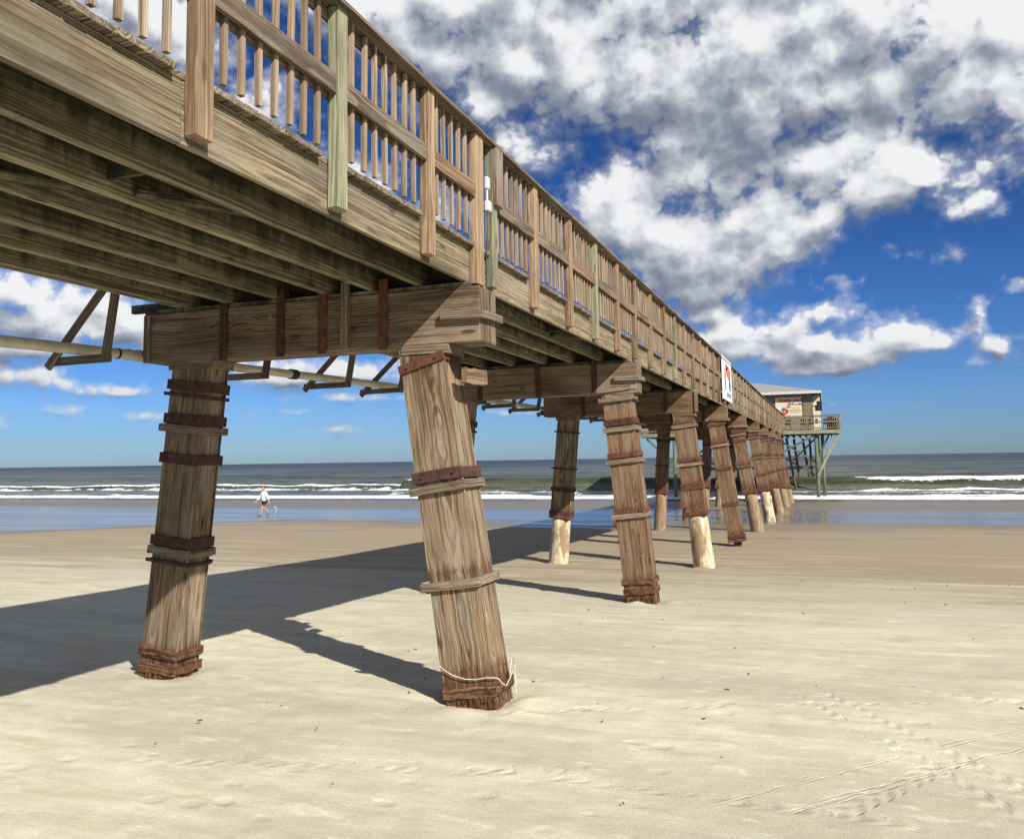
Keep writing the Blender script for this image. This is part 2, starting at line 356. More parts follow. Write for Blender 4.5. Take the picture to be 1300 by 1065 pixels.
mask = t.m('MAXIMUM', t.ss(d0, .50, 1.05), t.ss(d0, .12, .85, 0, .42)); mask = t.m('MULTIPLY', mask, t.ss(el, .6, 2.2))
# a cloud is bright where it is thin towards the sun and grey below its own thick mass
lit = t.m('MULTIPLY_ADD', t.m('SUBTRACT', a0, a1), 1.15, .72)
lit = t.m('MULTIPLY_ADD', t.m('SUBTRACT', n0, n1_), 1.05, lit)
lit = t.m('SUBTRACT', lit, t.ss(d1, .9, 2.2, 0, .22))
lit = t.m('MULTIPLY_ADD', t.m('SUBTRACT', t.noise(P, .13, 2, .5), .5), .8, lit)
lit = t.m('MULTIPLY_ADD', t.m('SUBTRACT', t.noise(P, 1.6, 7, .6), .5), .16, lit)
for a, e, rx, ry, wt in ((-7.5, 21., 8., 2.4, -.34), (-6.4, 18., 4., 1.8, -.14), (-1.8, 20.2, 4.5, 1.5, -.2), (-18.2, 26.4, 5., 2.6, .16), (-4.5, 25.6, 4.5, 2.6, .22), (-13.3, 15.4, 2.6, 1.8, .25), (4., 18.2, 3., 1.6, .18), (-48., 11.3, 7., 1.3, -.3)):
    q = t.v('MULTIPLY_ADD', P, (1 / rx, 1 / ry, 0), (-a / rx, -e / ry, 0))
    lit = t.m('MULTIPLY_ADD', t.m('POWER', .4, t.dot(q, q)), wt, lit)
lit = t.m('MULTIPLY_ADD', lit, .80, .10)
rmp = t.n.new('ShaderNodeValToRGB'); t.put(rmp.inputs[0], lit); cr = rmp.color_ramp; cr.interpolation = 'B_SPLINE'
cr.elements[0].position = .12; cr.elements[0].color = (.21, .245, .32, 1); cr.elements[1].position = 1.; cr.elements[1].color = (1, 1, 1, 1)
for q, c in ((.38, (.34, .375, .45, 1)), (.62, (.56, .585, .64, 1)), (.80, (.80, .82, .85, 1))): e_ = cr.elements.new(q); e_.color = c
cc = t.scale(rmp.outputs[0], CLOUDW)
lowc = t.ss(el, 0., 9., .66, 1.)
cc = t.mix(1., cc, t.comb(lowc, lowc, lowc), 'MULTIPLY')
tint = t.mix(t.ss(el, 0., 22.), (.43, .68, 1.24), (.29, .46, .76))
skyc = t.mix(1., hs.outputs[0], tint, 'MULTIPLY')
col = t.mix(t.m('MULTIPLY', mask, .97), skyc, cc)
t.put(bg.inputs['Color'], col); bg.inputs['Strength'].default_value = .070
w.cycles.sampling_method = 'MANUAL'; w.cycles.sample_map_resolution = 512

vs = bpy.context.scene.view_settings
vs.view_transform = 'Standard'; vs.look = 'None'; vs.exposure = .55; vs.gamma = 1

# ------------------------------------------------------------ beach
GY = [-12, 0, 8, 15.6, 23, 31, 38, 46, 55, 66, 75, 100, 200]; GZ = [-2.2, -2.27, -2.35, -2.58, -2.87, -3.06, -3.2, -3.32, -3.38, -3.47, -3.6, -4.4, -9]
def gz(y): return lerp(GY, GZ, y)
NB = 9; Y0 = 7.8333; SP = 7.5577
feet = []
def axis_grid(a, b, step, lo, hi, grow):
    out = [a + step * i for i in range(int((b - a) / step) + 1)]
    s, x = step, out[-1]
    while x < hi: s *= grow; x += s; out.append(x)
    s, x = step, out[0]; pre = []
    while x > lo: s *= grow; x -= s; pre.append(x)
    return pre[::-1] + out
RF = [(-3.35, -2.34), (-3.24, -2.6), (-3.15, -2.89), (-3.0, -3.05), (-2.9, -3.22), (-2.83, -3.37), (-2.74, -3.38), (-2.70, -3.42), (-2.72, -3.46)]
RT = [(-3.88, 1.2), (-3.60, 1.2), (-3.57, 1.2), (-3.60, 1.2), (-3.58, 1.2), (-3.5, 1.2), (-3.5, 1.2), (-3.5, 1.2), (-3.45, 1.2)]
xs = axis_grid(-10.5, 7, .075, -3000, 3000, 1.055); ys = axis_grid(4., 18, .075, -14, 110, 1.035)
vv = []; fpts = []
for n in range(NB):
    fpts.append((RF[n][0], Y0 + SP * n + .22)); fpts.append((-7.18, Y0 + SP * n + .22))
for y in ys:
    b = gz(y)
    near = y < 40
    for x in xs:
        h = b
        if abs(x) < 140:
            h += .035 * noise.noise(V((x * .12, y * .2, 3))) + .012 * noise.noise(V((x * .5, y * .9, 1)))
            if y < 24 and -12 < x < 9:
                h += .007 * noise.noise(V((x * 2.3, y * 3.1, 5))) + .0045 * noise.noise(V((x * 6, y * 7., 9)))
                dry = 1 - sst(y, 8, 15)
                h += dry * .017 * abs(noise.noise(V((x * 3.3, y * 5.1, 17))))
            if near and -9 < x < -1:
                for fx, fy in fpts[:8]:
                    r2 = (x - fx) ** 2 + (y - fy) ** 2
                    if r2 > 1.6: continue
                    nn = noise.noise(V((x * 5, y * 5, 31)))
                    h += (.05 + .05 * nn) * math.exp(-((x - fx) ** 2 / .07 + (y - fy + .46) ** 2 / .03)) + .04 * math.exp(-((x - fx - .5) ** 2 / .02 + (y - fy) ** 2 / .09)) - (.06 + .05 * nn) * math.exp(-r2 / .16)
        vv.append((x, y, h))
nx = len(xs); ff = [(j * nx + i, j * nx + i + 1, (j + 1) * nx + i + 1, (j + 1) * nx + i) for j in range(len(ys) - 1) for i in range(nx - 1)]
me = bpy.data.meshes.new('beach'); me.from_pydata(vv, [], ff); me.polygons.foreach_set('use_smooth', [True] * len(ff)); me.update()
beach = bpy.data.objects.new('beach', me); C.objects.link(beach); tag(beach, kind='structure')
m, t, b = new_mat('beach_sand')
p = t.pos(); x, y, z = t.sep(p)
# sand colour bands
n1 = t.noise(t.v('MULTIPLY', p, (.18, .62, 1)), 1., 7, .66); n2 = t.noise(t.v('MULTIPLY', p, (.9, 3.4, 1)), 1., 6, .65); n3 = t.noise(p, 60., 3, .7); n4 = t.noise(p, 7., 5, .7)
dry = (.56, .515, .37); pale = (.70, .665, .51); damp = (.32, .262, .18); grey = (.45, .415, .32)
col = t.mix(t.ss(n2, .35, .68), dry, pale); col = t.mix(t.ss(n1, .36, .60, .75, 0), col, grey)
np_ = t.noise(t.v('MULTIPLY', p, (2.4, 6.5, 1)), 1., 6, .7)
col = t.mix(t.ss(np_, .54, .68, 0, .4), col, (.84, .80, .66)); col = t.mix(t.ss(np_, .42, .30, 0, .25), col, (.40, .36, .25))
dampf = t.ss(t.m('ADD', y, t.m('MULTIPLY', t.m('SUBTRACT', n1, .5), 24.)), 12., 24.)
streak = t.ss(t.noise(t.v('MULTIPLY', p, (.16, 1.6, 1)), 1., 5, .6, 1.2), .52, .66, 0, .7)
dcol = t.mix(t.m('MULTIPLY', streak, t.ss(y, 34., 20.)), damp, (.60, .545, .42))
col = t.mix(dampf, col, dcol)
col = t.mix(t.ss(n3, .3, .7, .30, 0), col, (.24, .19, .12))
# dark flecks of weed and shell grit
fl = t.voro(t.v('MULTIPLY', p, (3., 4.2, 1)), 1.); flm = t.m('MULTIPLY', t.ss(fl, .03, .06, 1, 0), t.ss(n4, .54, .58))
col = t.mix(flm, col, (.09, .07, .05))
# wet mirror film in the runnel and swash
yw = t.m('ADD', y, t.m('ADD', t.m('MULTIPLY', t.m('SUBTRACT', t.noise(t.v('MULTIPLY', p, (.045, .12, 1)), 1., 4, .55), .5), 17.), t.m('ADD', t.m('MULTIPLY', t.m('ADD', x, 10.), -.035), t.ss(x, -29., -37., 0., 13.))))
wet = t.ss(yw, 37.5, 43.5)
film = t.m('MULTIPLY', t.ss(yw, 42.5, 44.), t.ss(y, 60., 55., 0, 1))
pud = t.m('MULTIPLY', t.ss(t.noise(t.v('MULTIPLY', p, (.16, .42, 1)), 1., 3, .5), .585, .615), t.m('MULTIPLY', t.ss(y, 30., 34.), t.ss(y, 47., 44.)))
film = t.m('MAXIMUM', film, pud)
sw = t.ss(y, 60., 66.)
film = t.m('MULTIPLY', film, t.ss(t.noise(t.v('MULTIPLY', p, (.03, .35, 1)), 1., 4, .6), .34, .56, .66, 1.))
film = t.m('MAXIMUM', film, t.m('MULTIPLY', sw, .5))
col = t.mix(wet, col, (.20, .165, .12)); col = t.mix(t.m('MULTIPLY', film, .35), col, (.15, .135, .115))
t.put(b.inputs['Base Color'], col)
ro = t.m('SUBTRACT', .95, t.m('MULTIPLY', wet, .42)); ro = t.m('MULTIPLY', ro, t.m('SUBTRACT', 1., t.m('MULTIPLY', film, .72)))
t.put(b.inputs['Roughness'], ro); b.inputs['IOR'].default_value = 1.36
t.put(b.inputs['Specular IOR Level'], t.m('MULTIPLY_ADD', film, .35, t.m('MULTIPLY_ADD', wet, .25, .12)))
# tyre and footprint tracks pressed into the dry sand
tr = None
for (ax, ay), (bx_, by), wd in (((-.5, 9.3), (1.2, 6.2), .10), ((-.25, 9.5), (1.5, 6.35), .10), ((-.9, 6.0), (1.6, 8.7), .05), ((-.6, 5.8), (1.9, 8.5), .05), ((-2.6, 6.3), (.6, 6.1), .09), ((-5.5, 5.6), (-1.5, 6.5), .13), ((1.2, 8.9), (5, 6.8), .1), ((.6, 9.8), (4.5, 9.), .09), ((-3.2, 7.6), (2.2, 9.9), .07), ((1.4, 6.4), (3.6, 9.4), .10), ((-.2, 5.9), (.9, 7.6), .10)):
    dx, dy = bx_ - ax, by - ay; L = math.hypot(dx, dy); dx /= L; dy /= L
    rel = t.v('SUBTRACT', p, (ax, ay, 0)); s_ = t.dot(rel, (dx, dy, 0)); c_ = t.dot(rel, (-dy, dx, 0))
    c_ = t.m('ADD', c_, t.m('MULTIPLY', t.m('SUBTRACT', n4, .5), .03))
    inside = t.m('MULTIPLY', t.ss(t.m('ABSOLUTE', c_), wd * .8, wd, 1, 0), t.m('MULTIPLY', t.ss(s_, 0., .3), t.ss(s_, L, L - .3)))
    tread = t.m('SINE', t.m('ADD', t.m('MULTIPLY', s_, 34. if wd > .06 else 5.), t.m('MULTIPLY', t.m('ABSOLUTE', c_), 30. if wd > .06 else 150.)))
    if wd < .06: inside = t.m('MULTIPLY', inside, .5)
    one = t.m('MULTIPLY', inside, t.m('MULTIPLY_ADD', tread, .16, -.10))
    one = t.m('MULTIPLY', one, t.ss(t.noise(p, 2.6, 4, .6), .40, .54))
    tr = one if tr is None else t.m('ADD', tr, one)
foot = t.voro(t.v('MULTIPLY', p, (2.1, 2.6, 1)), 1.)
ft = t.m('MULTIPLY', t.ss(foot, .08, .24, -.5, 0), t.m('MULTIPLY', t.ss(y, 15., 9.), t.ss(n1, .42, .52)))
fine = t.m('ADD', t.m('MULTIPLY', n4, .30), t.m('ADD', t.m('MULTIPLY', n3, .16), t.m('MULTIPLY', t.noise(t.v('MULTIPLY', p, (2.2, 9, 1)), 1., 4, .6), .35)))
hgt = t.m('ADD', t.m('ADD', fine, ft), t.m('MULTIPLY', tr, 1.5))
hgt = t.m('MULTIPLY', hgt, t.m('SUBTRACT', 1., t.m('MULTIPLY', wet, .9)))
bn = t.bump(hgt, .9, .02)
rip = t.noise(t.v('MULTIPLY', p, (1.2, 3., 1)), 1., 3, .6)
t.put(b.inputs['Normal'], t.bump(t.m('MULTIPLY', rip, film), .05, .02, bn))
me.materials.append(m)

# small weed scraps and shell bits on the sand
mb = MB()
for i in range(150):
    x = rng.uniform(-6, 9); y = rng.uniform(5.5, 22)
    s_ = rng.uniform(.006, .02); a = rng.uniform(0, pi); zz = gz(y) + .012
    mb.beam((x - cos(a) * s_, y - sin(a) * s_, zz), (x + cos(a) * s_ * rng.uniform(.5, 2), y + sin(a) * s_, zz + .004), s_ * .7, s_ * .5, (0, 0, 1), ch=.001)
tag(mb.build('weed_scraps', M['oldwood']), 'small dark scraps of weed and shell scattered on the dry sand', 'beach litter', kind='stuff')

# ------------------------------------------------------------ sea
sx = axis_grid(-125, 35, .36, -26000, 26000, 1.16); sy = axis_grid(64, 128, .3, 60, 45000, 1.05)
CRY = lambda x: 94. + 5 * sst(-x, 30, 70) + 1.8 * noise.noise(V((x * .03, 0, 2))) + .5 * noise.noise(V((x * .13, 5, 2)))
vv = []; fo = []
for y in sy:
    for x in sx:
        h = -3.5; f = 0.
        if y < 3000:
            n = noise.noise(V((x * .018, y * .02, 11)))
            fade = 1 / (1 + max(0, y - 128) / 900)
            for yc, am, wd in ((132, .30, 5.), (165, .45, 8), (205, .35, 10), (260, .5, 14), (340, .5, 18), (460, .6, 25)):
                q = (y - yc - 8 * n) / wd
                if abs(q) < 3.5: h += am * fade * math.exp(-q * q) * (.75 + .5 * noise.noise(V((x * .025, yc, 1))))
            if y < 300: h += .17 * noise.noise(V((x * .2, y * .45, 0))) * sst(y, 76, 92) + .04 * noise.noise(V((x * .6, y * 1.1, 4))) * sst(y, 72, 84)
        if y < 128 and -140 < x < 60:
            c = CRY(x); q = y - c
            A = (1.35 if x > -50 else 1.) + .35 * noise.noise(V((x * .05, 3, 3)))
            side = noise.noise(V((x * .045, 7, 1)))
            br = sst(side, .0, .35) if x > -50 else .9
            if x < -50: A *= .62
            h += A * (math.exp(-(q / 3.6) ** 2) if q > 0 else math.exp(-(q / 1.6) ** 2))
            nz = .5 + .5 * noise.noise(V((x * .9, y * 1.6, 0))); nz2 = .5 + .5 * noise.noise(V((x * .25, y * .5, 8)))
            # crest line, then tumbling white water at the foot of the face
            f = max(f, math.exp(-((q + .15) / (.45 + .3 * br)) ** 2) * (.12 + .98 * br) * (.6 + .7 * nz))
            f = max(f, br * math.exp(-((q + 3.0) / 1.5) ** 2) * (.5 + .95 * nz2) * nz * 1.6) if x < -50 else max(f, (.45 + .55 * br) * math.exp(-((q + 3.2) / 1.1) ** 2) * (.2 + 1.3 * nz2) * (.5 + nz))
            h += f * .12 * (nz - .3)
            # shore break bores
            e1 = 70.8 + 1.6 * noise.noise(V((x * .07, 1, 1))) + .35 * noise.noise(V((x * .4, 2, 1)))
            e2 = 84. + 1.6 * noise.noise(V((x * .05, 9, 1))); q1 = y - e1; q2 = y - e2
            if q1 > -.5: h += .16 * math.exp(-((q1 - .5) / 1.2) ** 2)
            f1 = sst(q1, -.15, .15) * (1 - sst(q1, 4.5 + 6 * nz2, 8. + (10. if x > -45 else 7.) * nz2)) * (.50 + .45 * nz + .55 * nz2)
            f2 = sst(q2, -.2, .3) * (1 - sst(q2, 1., 5.)) * (.35 + .85 * nz2) * (1. if x > -45 else .35)
            h += .18 * math.exp(-((q2 - .4) / 1.) ** 2)
            f = max(f, f1, f2)
            # lace
            if q1 > 0: f = max(f, .62 * nz2 * (1 - sst(q1, 14, 24)) * (1.2 if x > -45 else .6))
            # the thin edge of the last swash
            e0 = 63.5 + 2.2 * noise.noise(V((x * .06, 4, 6))); q0 = y - e0
            h -= .10 * (1 - sst(y, e0, 72)) + .004
            if 0 < q0 < .6 and x > -25: f = max(f, .5 * nz2)
        vv.append((x, y, h)); fo.append(f)
nx = len(sx); ff = [(j * nx + i, j * nx + i + 1, (j + 1) * nx + i + 1, (j + 1) * nx + i) for j in range(len(sy) - 1) for i in range(nx - 1)]
me = bpy.data.meshes.new('sea'); me.from_pydata(vv, [], ff); me.polygons.foreach_set('use_smooth', [True] * len(ff))
a = me.attributes.new('foam', 'FLOAT', 'POINT'); a.data.foreach_set('value', fo); me.update()
sea = bpy.data.objects.new('sea', me); C.objects.link(sea); tag(sea, kind='structure')
m, t, b = new_mat('sea_water')
p = t.pos(); x, y, z = t.sep(p)
fa = t.attr('foam'); fn = t.noise(t.v('MULTIPLY', p, (1.3, 1.9, 1.9)), 1.4, 7, .7)
fm = t.ss(t.m('ADD', fa, t.m('MULTIPLY', t.m('SUBTRACT', fn, .5), 1.5)), .40, .62)
s1 = t.noise(t.v('MULTIPLY', p, (.010, .075, 1)), 1., 6, .65); s2 = t.noise(t.v('MULTIPLY', p, (.12, .8, 1)), 1., 5, .6)
wc = t.mix(t.ss(t.m('MULTIPLY_ADD', s2, .4, t.m('MULTIPLY', s1, .6)), .40, .60), (.028, .034, .024), (.15, .165, .122))
wc = t.mix(t.ss(y, 150., 900.), wc, (.040, .048, .050))
wc = t.mix(t.ss(y, 82., 68.), wc, (.135, .12, .088))
wc = t.mix(t.ss(z, -3.2, -2.7, 0, .6), wc, (.050, .052, .018))
t.put(b.inputs['Base Color'], t.mix(fm, wc, (.86, .87, .86)))
rg = t.ss(y, 66., 110., .10, .36)
t.put(b.inputs['Roughness'], t.m('MAXIMUM', rg, t.m('MULTIPLY', fm, .9))); b.inputs['IOR'].default_value = 1.33
t.put(b.inputs['Specular IOR Level'], t.m('MULTIPLY_ADD', fm, -.35, t.ss(y, 70., 100., .5, .26)))
h1 = t.noise(t.v('MULTIPLY', p, (.5, 1.1, 1)), 1., 6, .62); h2 = t.noise(t.v('MULTIPLY', p, (.06, .16, 1)), 1., 5, .6)
hh = t.m('ADD', t.m('MULTIPLY', h1, .6), t.m('MULTIPLY', h2, t.ss(y, 100., 400., .3, 2.5)))
n_ = t.bump(hh, t.ss(y, 66., 95., .12, .95), .9)
t.put(b.inputs['Normal'], t.bump(fn, t.m('MULTIPLY', fm, .6), .12, n_))
me.materials.append(m)

# ------------------------------------------------------------ the pier
XR, XL = -3.36, -6.90; ZB, ZD, ZDT, ZT = 1.812, 2.19, 2.235, 3.447; YE = 76.4; YS = -3.
pier = tag(empty('pier', (-5.1, Y0, gz(Y0))), 'long weathered timber boardwalk pier on splayed boxed pilings running from the beach out to sea', 'pier')
# joists
jx = [-3.885, -4.445, -5.0, -5.64, -6.26, -6.86]
for k, x in enumerate(jx):
    mb = MB(); y = YS
    while y < YE:
        y1 = Y0 + .23 if y < Y0 else y + SP
        y1 = min(y1, YE); dx = rng.uniform(-.012, .012)
        mb.beam((x + dx, y, (ZB + ZD) / 2), (x + dx, y1 - .004, (ZB + ZD) / 2), .078, ZD - ZB - .004, (1, 0, 0), ch=.006, segs=6); y = y1
    mb.build('joist', M['joist'], pier)
# fascia boards on the lit side, butting between posts
PY = [.8, 2.33, 3.86, 5.35, 6.88, 8.05, 8.47, 9.9, 11.45, 12.9, 14.4, 15.85, 17.4, 18.95, 20.45, 21.9]
while PY[-1] + 1.51 < YE - .5: PY.append(PY[-1] + 1.51)
cuts = [YS] + [q for i, q in enumerate(PY) if i % 5 == 0] + [YE]
cuts = [YS, 3.77] + [Y0 + .35 + SP * k for k in range(NB)] + [YE]
for a_, b_ in zip(cuts, cuts[1:]):
    MB().beam((XR - .022, a_ + .003, (ZB + ZD) / 2), (XR - .022, b_ - .003, (ZB + ZD) / 2), .044, ZD - ZB - .004, (1, 0, 0), ch=.005, segs=5).build('fascia_board', M['fascia'], pier)
MB().beam((XL - .07, YS, (ZB + ZD) / 2), (XL - .07, YE, (ZB + ZD) / 2), .044, ZD - ZB - .004, (1, 0, 0), ch=.005, segs=20).build('fascia_board', M['joist'], pier)
# blocking and bracing between the joists
for k in range(NB):
    yc = Y0 + .22 + SP * k
    for j, (x0, x1) in enumerate(zip([XR - .05] + [q - .05 for q in jx[:-1]], [q + .05 for q in jx])):
        if k > 5 and j > 1: continue
        MB().box(x1, x0, yc - .02, yc + .02, ZB + .03, ZD - .03).build('blocking', M['joist'], pier)
for x0, x1, yb in ((jx[0] - .045, jx[1] + .045, 4.25), (jx[1] - .045, jx[2] + .045, 3.55), (XR - .05, jx[0] + .045, 12.)):
    MB().box(x1, x0, yb, yb + .04, ZB + .08, ZD - .02).build('blocking', M['joist'], pier)
    MB().beam((x1 + .01, yb + .25, ZB + .06), (x0 - .01, yb + 1.25, ZB + .09), .04, .09, (0, 0, 1)).build('brace', M['joist'], pier)
# deck planks
mb = MB(); y = YS; i = 0
while y < YE:
    onpost = any(abs(y + .07 - q) < .15 for q in PY)
    xr = XR + .003 if onpost else XR + .062 + rng.uniform(-.008, .008)
    far = y > 30; n_p = 1
    mb.box(-7.05, xr, y, y + (.140 if not far else .145), ZD, ZDT + rng.uniform(-.003, .003), ch=.004 if not far else .002)
    y += .148; i += 1
mb.build('deck_planks', M['plank'], pier)

# railings
PX0, PX1 = XR + .003, XR + .092
def railing(right):
    mb = MB(); sgn = 1 if right else -1
    if right: X = lambda o: XR + o
    else: X = lambda o: XL - .095 - o
    def bx(m_, o0, o1, y0, y1, z0, z1, **k): a, b2 = sorted((X(o0), X(o1))); m_.box(a, b2, y0, y1, z0, z1, **k)
    ys_ = [YS] + [q + .07 for q in PY if q < 2] ; segs = [YS] + PY[2::3] + [YE]
    for a_, b2 in zip(segs, segs[1:]):
        j1, j2 = rng.uniform(-.004, .004), rng.uniform(-.006, .006)
        bx(mb, -.055 + j2, .135 + j2, a_ + .002, b2 - .002, ZT - .04 + j1, ZT + j1, ch=.006, segs=3)
        bx(mb, -.033, .001, a_ + .002, b2 - .002, ZT - .145, ZT - .05, segs=3)
        bx(mb, -.033, .001, a_ + .002, b2 - .002, 2.70, 2.79, segs=3)
    rail = mb.build('railing', M['rail'], pier)
    if right: rail['label'] = 'right-hand railing in full sun with square balusters'
    kinds = ['tan', 'brown', 'tan', 'green', 'tan', 'tan', 'green', 'tan', 'brown', 'green', 'brown', 'brown', 'tan', 'brown', 'green', 'brown']
    for i, q in enumerate(PY):
        mk = kinds[i] if i < len(kinds) else rng.choice(['tan', 'brown', 'brown', 'green', 'brown'])
        wy = .145 if i != 5 else .19
        if right:
            m2 = MB(); zb = ZB + .045 + rng.uniform(-.01, .012)
            m2.box(PX0, PX1, q - wy / 2, q + wy / 2, zb if i not in (5,) else ZB - .01, ZT - .045, ch=.006, segs=6, jit=.003)
            m2.build('post', M[mk], rail)
            if i == 6:
                m2 = MB(); m2.box(PX1 + .002, PX1 + .05, q - .05, q + .14, 2.75, ZT - .05, ch=.006, segs=4); m2.build('splice_board', M['rail'], rail)
        elif i % 1 == 0:
            mb2 = leftposts; bx(mb2, .002, .09, q - .07, q + .07, ZB + .05, ZT - .045)
    if right:
        for a_, b2, i in zip(PY, PY[1:], range(99)):
            if b2 - a_ < .6: continue
            m2 = MB(); bx(m2, .045, .083, a_ + .075, b2 - .075, 2.715 + rng.uniform(-.006, .006), 2.868, ch=.005, segs=5, jit=.004)
            m2.build('mid_rail', M['rail'] if i % 4 else M['brown'], rail)
        proto = []
        for v_ in range(6):
            m2 = MB(); m2.beam((0, 0, 0), (0, 0, 1.11), .038, .038, ch=.002, segs=3, rnd=v_ / 6 + .05); o = m2.build('baluster', M['bal'], rail)
            proto.append(o)
        cnt = 0; rest = MB(); used = 0
        for a_, b2 in zip([YS] + PY, PY + [YE]):
            gap = b2 - a_
            if gap < .6: continue
            nb = round((gap - .14) / .185) - 1; nb = 7 if gap > 1.3 else max(5, nb)
            if a_ < 0: nb = 18
            for j in range(nb):
                yy = a_ + .07 + (gap - .14) * (j + 1) / (nb + 1) + rng.uniform(-.008, .008)
                xx = XR + .022; zz = 2.285 + rng.uniform(-.012, .015)
                if yy > 3.2 and cnt < 100:
                    o = proto[used] if used < 6 else proto[rng.randrange(6)].copy()
                    if used >= 6: C.objects.link(o)
                    used += 1; cnt += 1
                    o.parent = rail; o.location = V((xx, yy, zz)) - wloc(rail); o.rotation_euler = (rng.uniform(-.012, .012), rng.uniform(-.006, .006), rng.uniform(-.06, .06))
                else: rest.box(xx - .019, xx + .019, yy - .019, yy + .019, zz, zz + 1.11, ch=.002)
        o = rest.build('balusters', M['bal'], rail); tag(o, 'distant row of square balusters', kind='stuff')
    else:
        leftposts.build('posts', M['brown'], rail)
        m2 = MB(); 
        yy = YS
        while yy < YE: bx(m2, .0025 if False else -.055, -.035, yy, yy + .138, 2.28, 3.38, ch=.002); yy += .14
        m2.build('screen_boards', M['fascia'], rail)
leftposts = MB()
railing(True); railing(False)

# pilings and caps
def piling(n, side, top, foot, w0, w1, bands, tw=1., conc=False, core=None, far=False, lab=None, stf=None, dn=.45):
    """top/foot: (X, Z) of the axis, bands: list of (t, kind, tilt)"""
    yn = Y0 + SP * n; yc = yn + .02 + dn / 2
    T = V((top[0], yc, top[1])); Fb = V((foot[0], yc, foot[1])); ax = Fb - T; Ln = ax.length; axn = ax.normalized()
    sd = V((1, 0, 0)); sd = (sd - axn * sd.dot(axn)).normalized()
    zr = [b[0] for b in bands if b[1] in ('rust', 'rot')]
    def stain(u, q):
        s = 0.
        tt = u * LX
        for bb in zr:
            d_ = (tt - bb) * Ln
            s = max(s, (.62 * math.exp(-(d_ / .20) ** 2) if d_ < 0 else .5 * math.exp(-(d_ / .22) ** 2)))
        if bands and bands[-1][0] > .9: s = max(s, .85 * sst(tt, .86, .95))
        if conc or core: s = max(s, .8 * sst(tt, tw - .2, tw - .02))
        if stf: s = max(s, stf(tt))
        return s
    E = T + ax * tw; we = w0 + (w1 - w0) * tw
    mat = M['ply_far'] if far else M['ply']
    mb = MB(); th = .02; sg = 28
    if tw == 1.: E = E + axn * .25
    LX = (E - T).length / Ln
    hd = dn / 2
    off = V((0, -hd + th / 2, 0)); mb.beam(T + off, E + off, w0 + .036, th, sd, w1=we + .036, segs=sg, stain=stain, ch=.003)
    off = V((0, hd - th / 2, 0)); mb.beam(T + off, E + off, w0, th, sd, w1=we, segs=sg, stain=stain, ch=.003)
    for s_ in (-1, 1):
        A = T + sd * s_ * (w0 / 2 - .016); B = E + sd * s_ * (we / 2 - .016)
        mb.beam(A + V((0, .004, 0)), B + V((0, .004, 0)), .02, dn - 2 * th - .045, sd, segs=sg, stain=stain, ch=.003)
    mb.beam(T + axn * .01, E - axn * .01, w0 - .055, dn - .06, sd, w1=we - .055, mi=1, ch=.01)
    root = mb.build('piling', [mat, M['core']], pier, org=(foot[0], yc, foot[1]))
    if lab: root['label'] = lab
    for tb, kind, tilt in bands:
        c = T + ax * tb; wb = w0 + (w1 - w0) * tb
        mm = MB(); 
        if kind == 'rust': hh, th2, mt, ov = .095, .022, M['rust'], .02
        elif kind == 'dark': hh, th2, mt, ov = .115, .026, M['rustdark'], .02
        elif kind == 'wood': hh, th2, mt, ov = .085, .045, M['batten'], .06
        elif kind == 'rot': hh, th2, mt, ov = .095, .028, M['rottenwood'], .03
        elif kind == 'thin': hh, th2, mt, ov = .04, .03, M['rustdark'], .05
        tl = sd * cos(tilt) - axn * sin(tilt); hv = axn * cos(tilt) + sd * sin(tilt)
        j = rng.uniform(-.008, .008)
        st_ = (lambda u, q: .62) if kind == 'rot' else ((lambda u, q: .25) if kind == 'wood' and conc else None)
        for sy_ in (-1, 1):
            cy_ = V((0, sy_ * (hd + th2 / 2 + .002), 0))
            L2 = wb / 2 + th2 + ov
            lft = L2 - (rng.uniform(0, .05) if kind in ('wood', 'rot') else 0)
            mm.beam(c + cy_ - tl * lft, c + cy_ + tl * (wb / 2 + th2), th2, hh, V((0, 1, 0)), stain=st_, jit=.011 if kind == 'rot' else (.004 if kind == 'wood' else 0.), segs=6 if kind in ('rot', 'wood') else 1)
        for sx_ in (-1, 1):
            cx_ = tl * sx_ * (wb / 2 + th2 / 2 + .002)
            y0_, y1_ = -hd + .001, hd + ov * (rng.uniform(.6, 1.6) if kind in ('wood', 'rot') else 1)
            dz = axn * rng.uniform(-.012, .012)
            mm.beam(c + cx_ + dz + V((0, y0_, 0)), c + cx_ + dz + V((0, hd - .002, 0)), th2 * .98, hh * .98, tl, stain=st_, jit=.011 if kind == 'rot' else (.004 if kind == 'wood' else 0.), segs=6 if kind in ('rot', 'wood') else 1)
        if kind in ('rust', 'dark'):      # bolts
            for sx_ in (-1, 1):
                q = c + V((0, -hd - th2 - .004, 0)) + tl * sx_ * wb * .36
                mm.tube([q, q + V((0, -.014, 0))], .014, 6)
        mm.build('wooden_collar' if kind in ('wood', 'rot') else 'rusty_band', mt, root)
    if conc or core:
        mm = MB(); rad = core or (we / 2 + .0)
        A = T + ax * (tw - .012); B = Fb + axn * .4; pts = []; rd = []
        for i in range(15):
            pts.append(A.lerp(B, i / 14)); rd.append(((.205 if i == 0 else rad * (.94 + .16 * (i / 14))) if not core else rad) * (1 + .035 * noise.noise(V((i * .7, n, rad * 9)))))
        mm.tube(pts, rd, 20)
        mm.build('concrete_base' if conc else 'pile_core', (M['stained_concrete'] if n in (4, 6, 7, 8) else M['concrete']) if conc else M['rottenwood'], root, smooth=True)
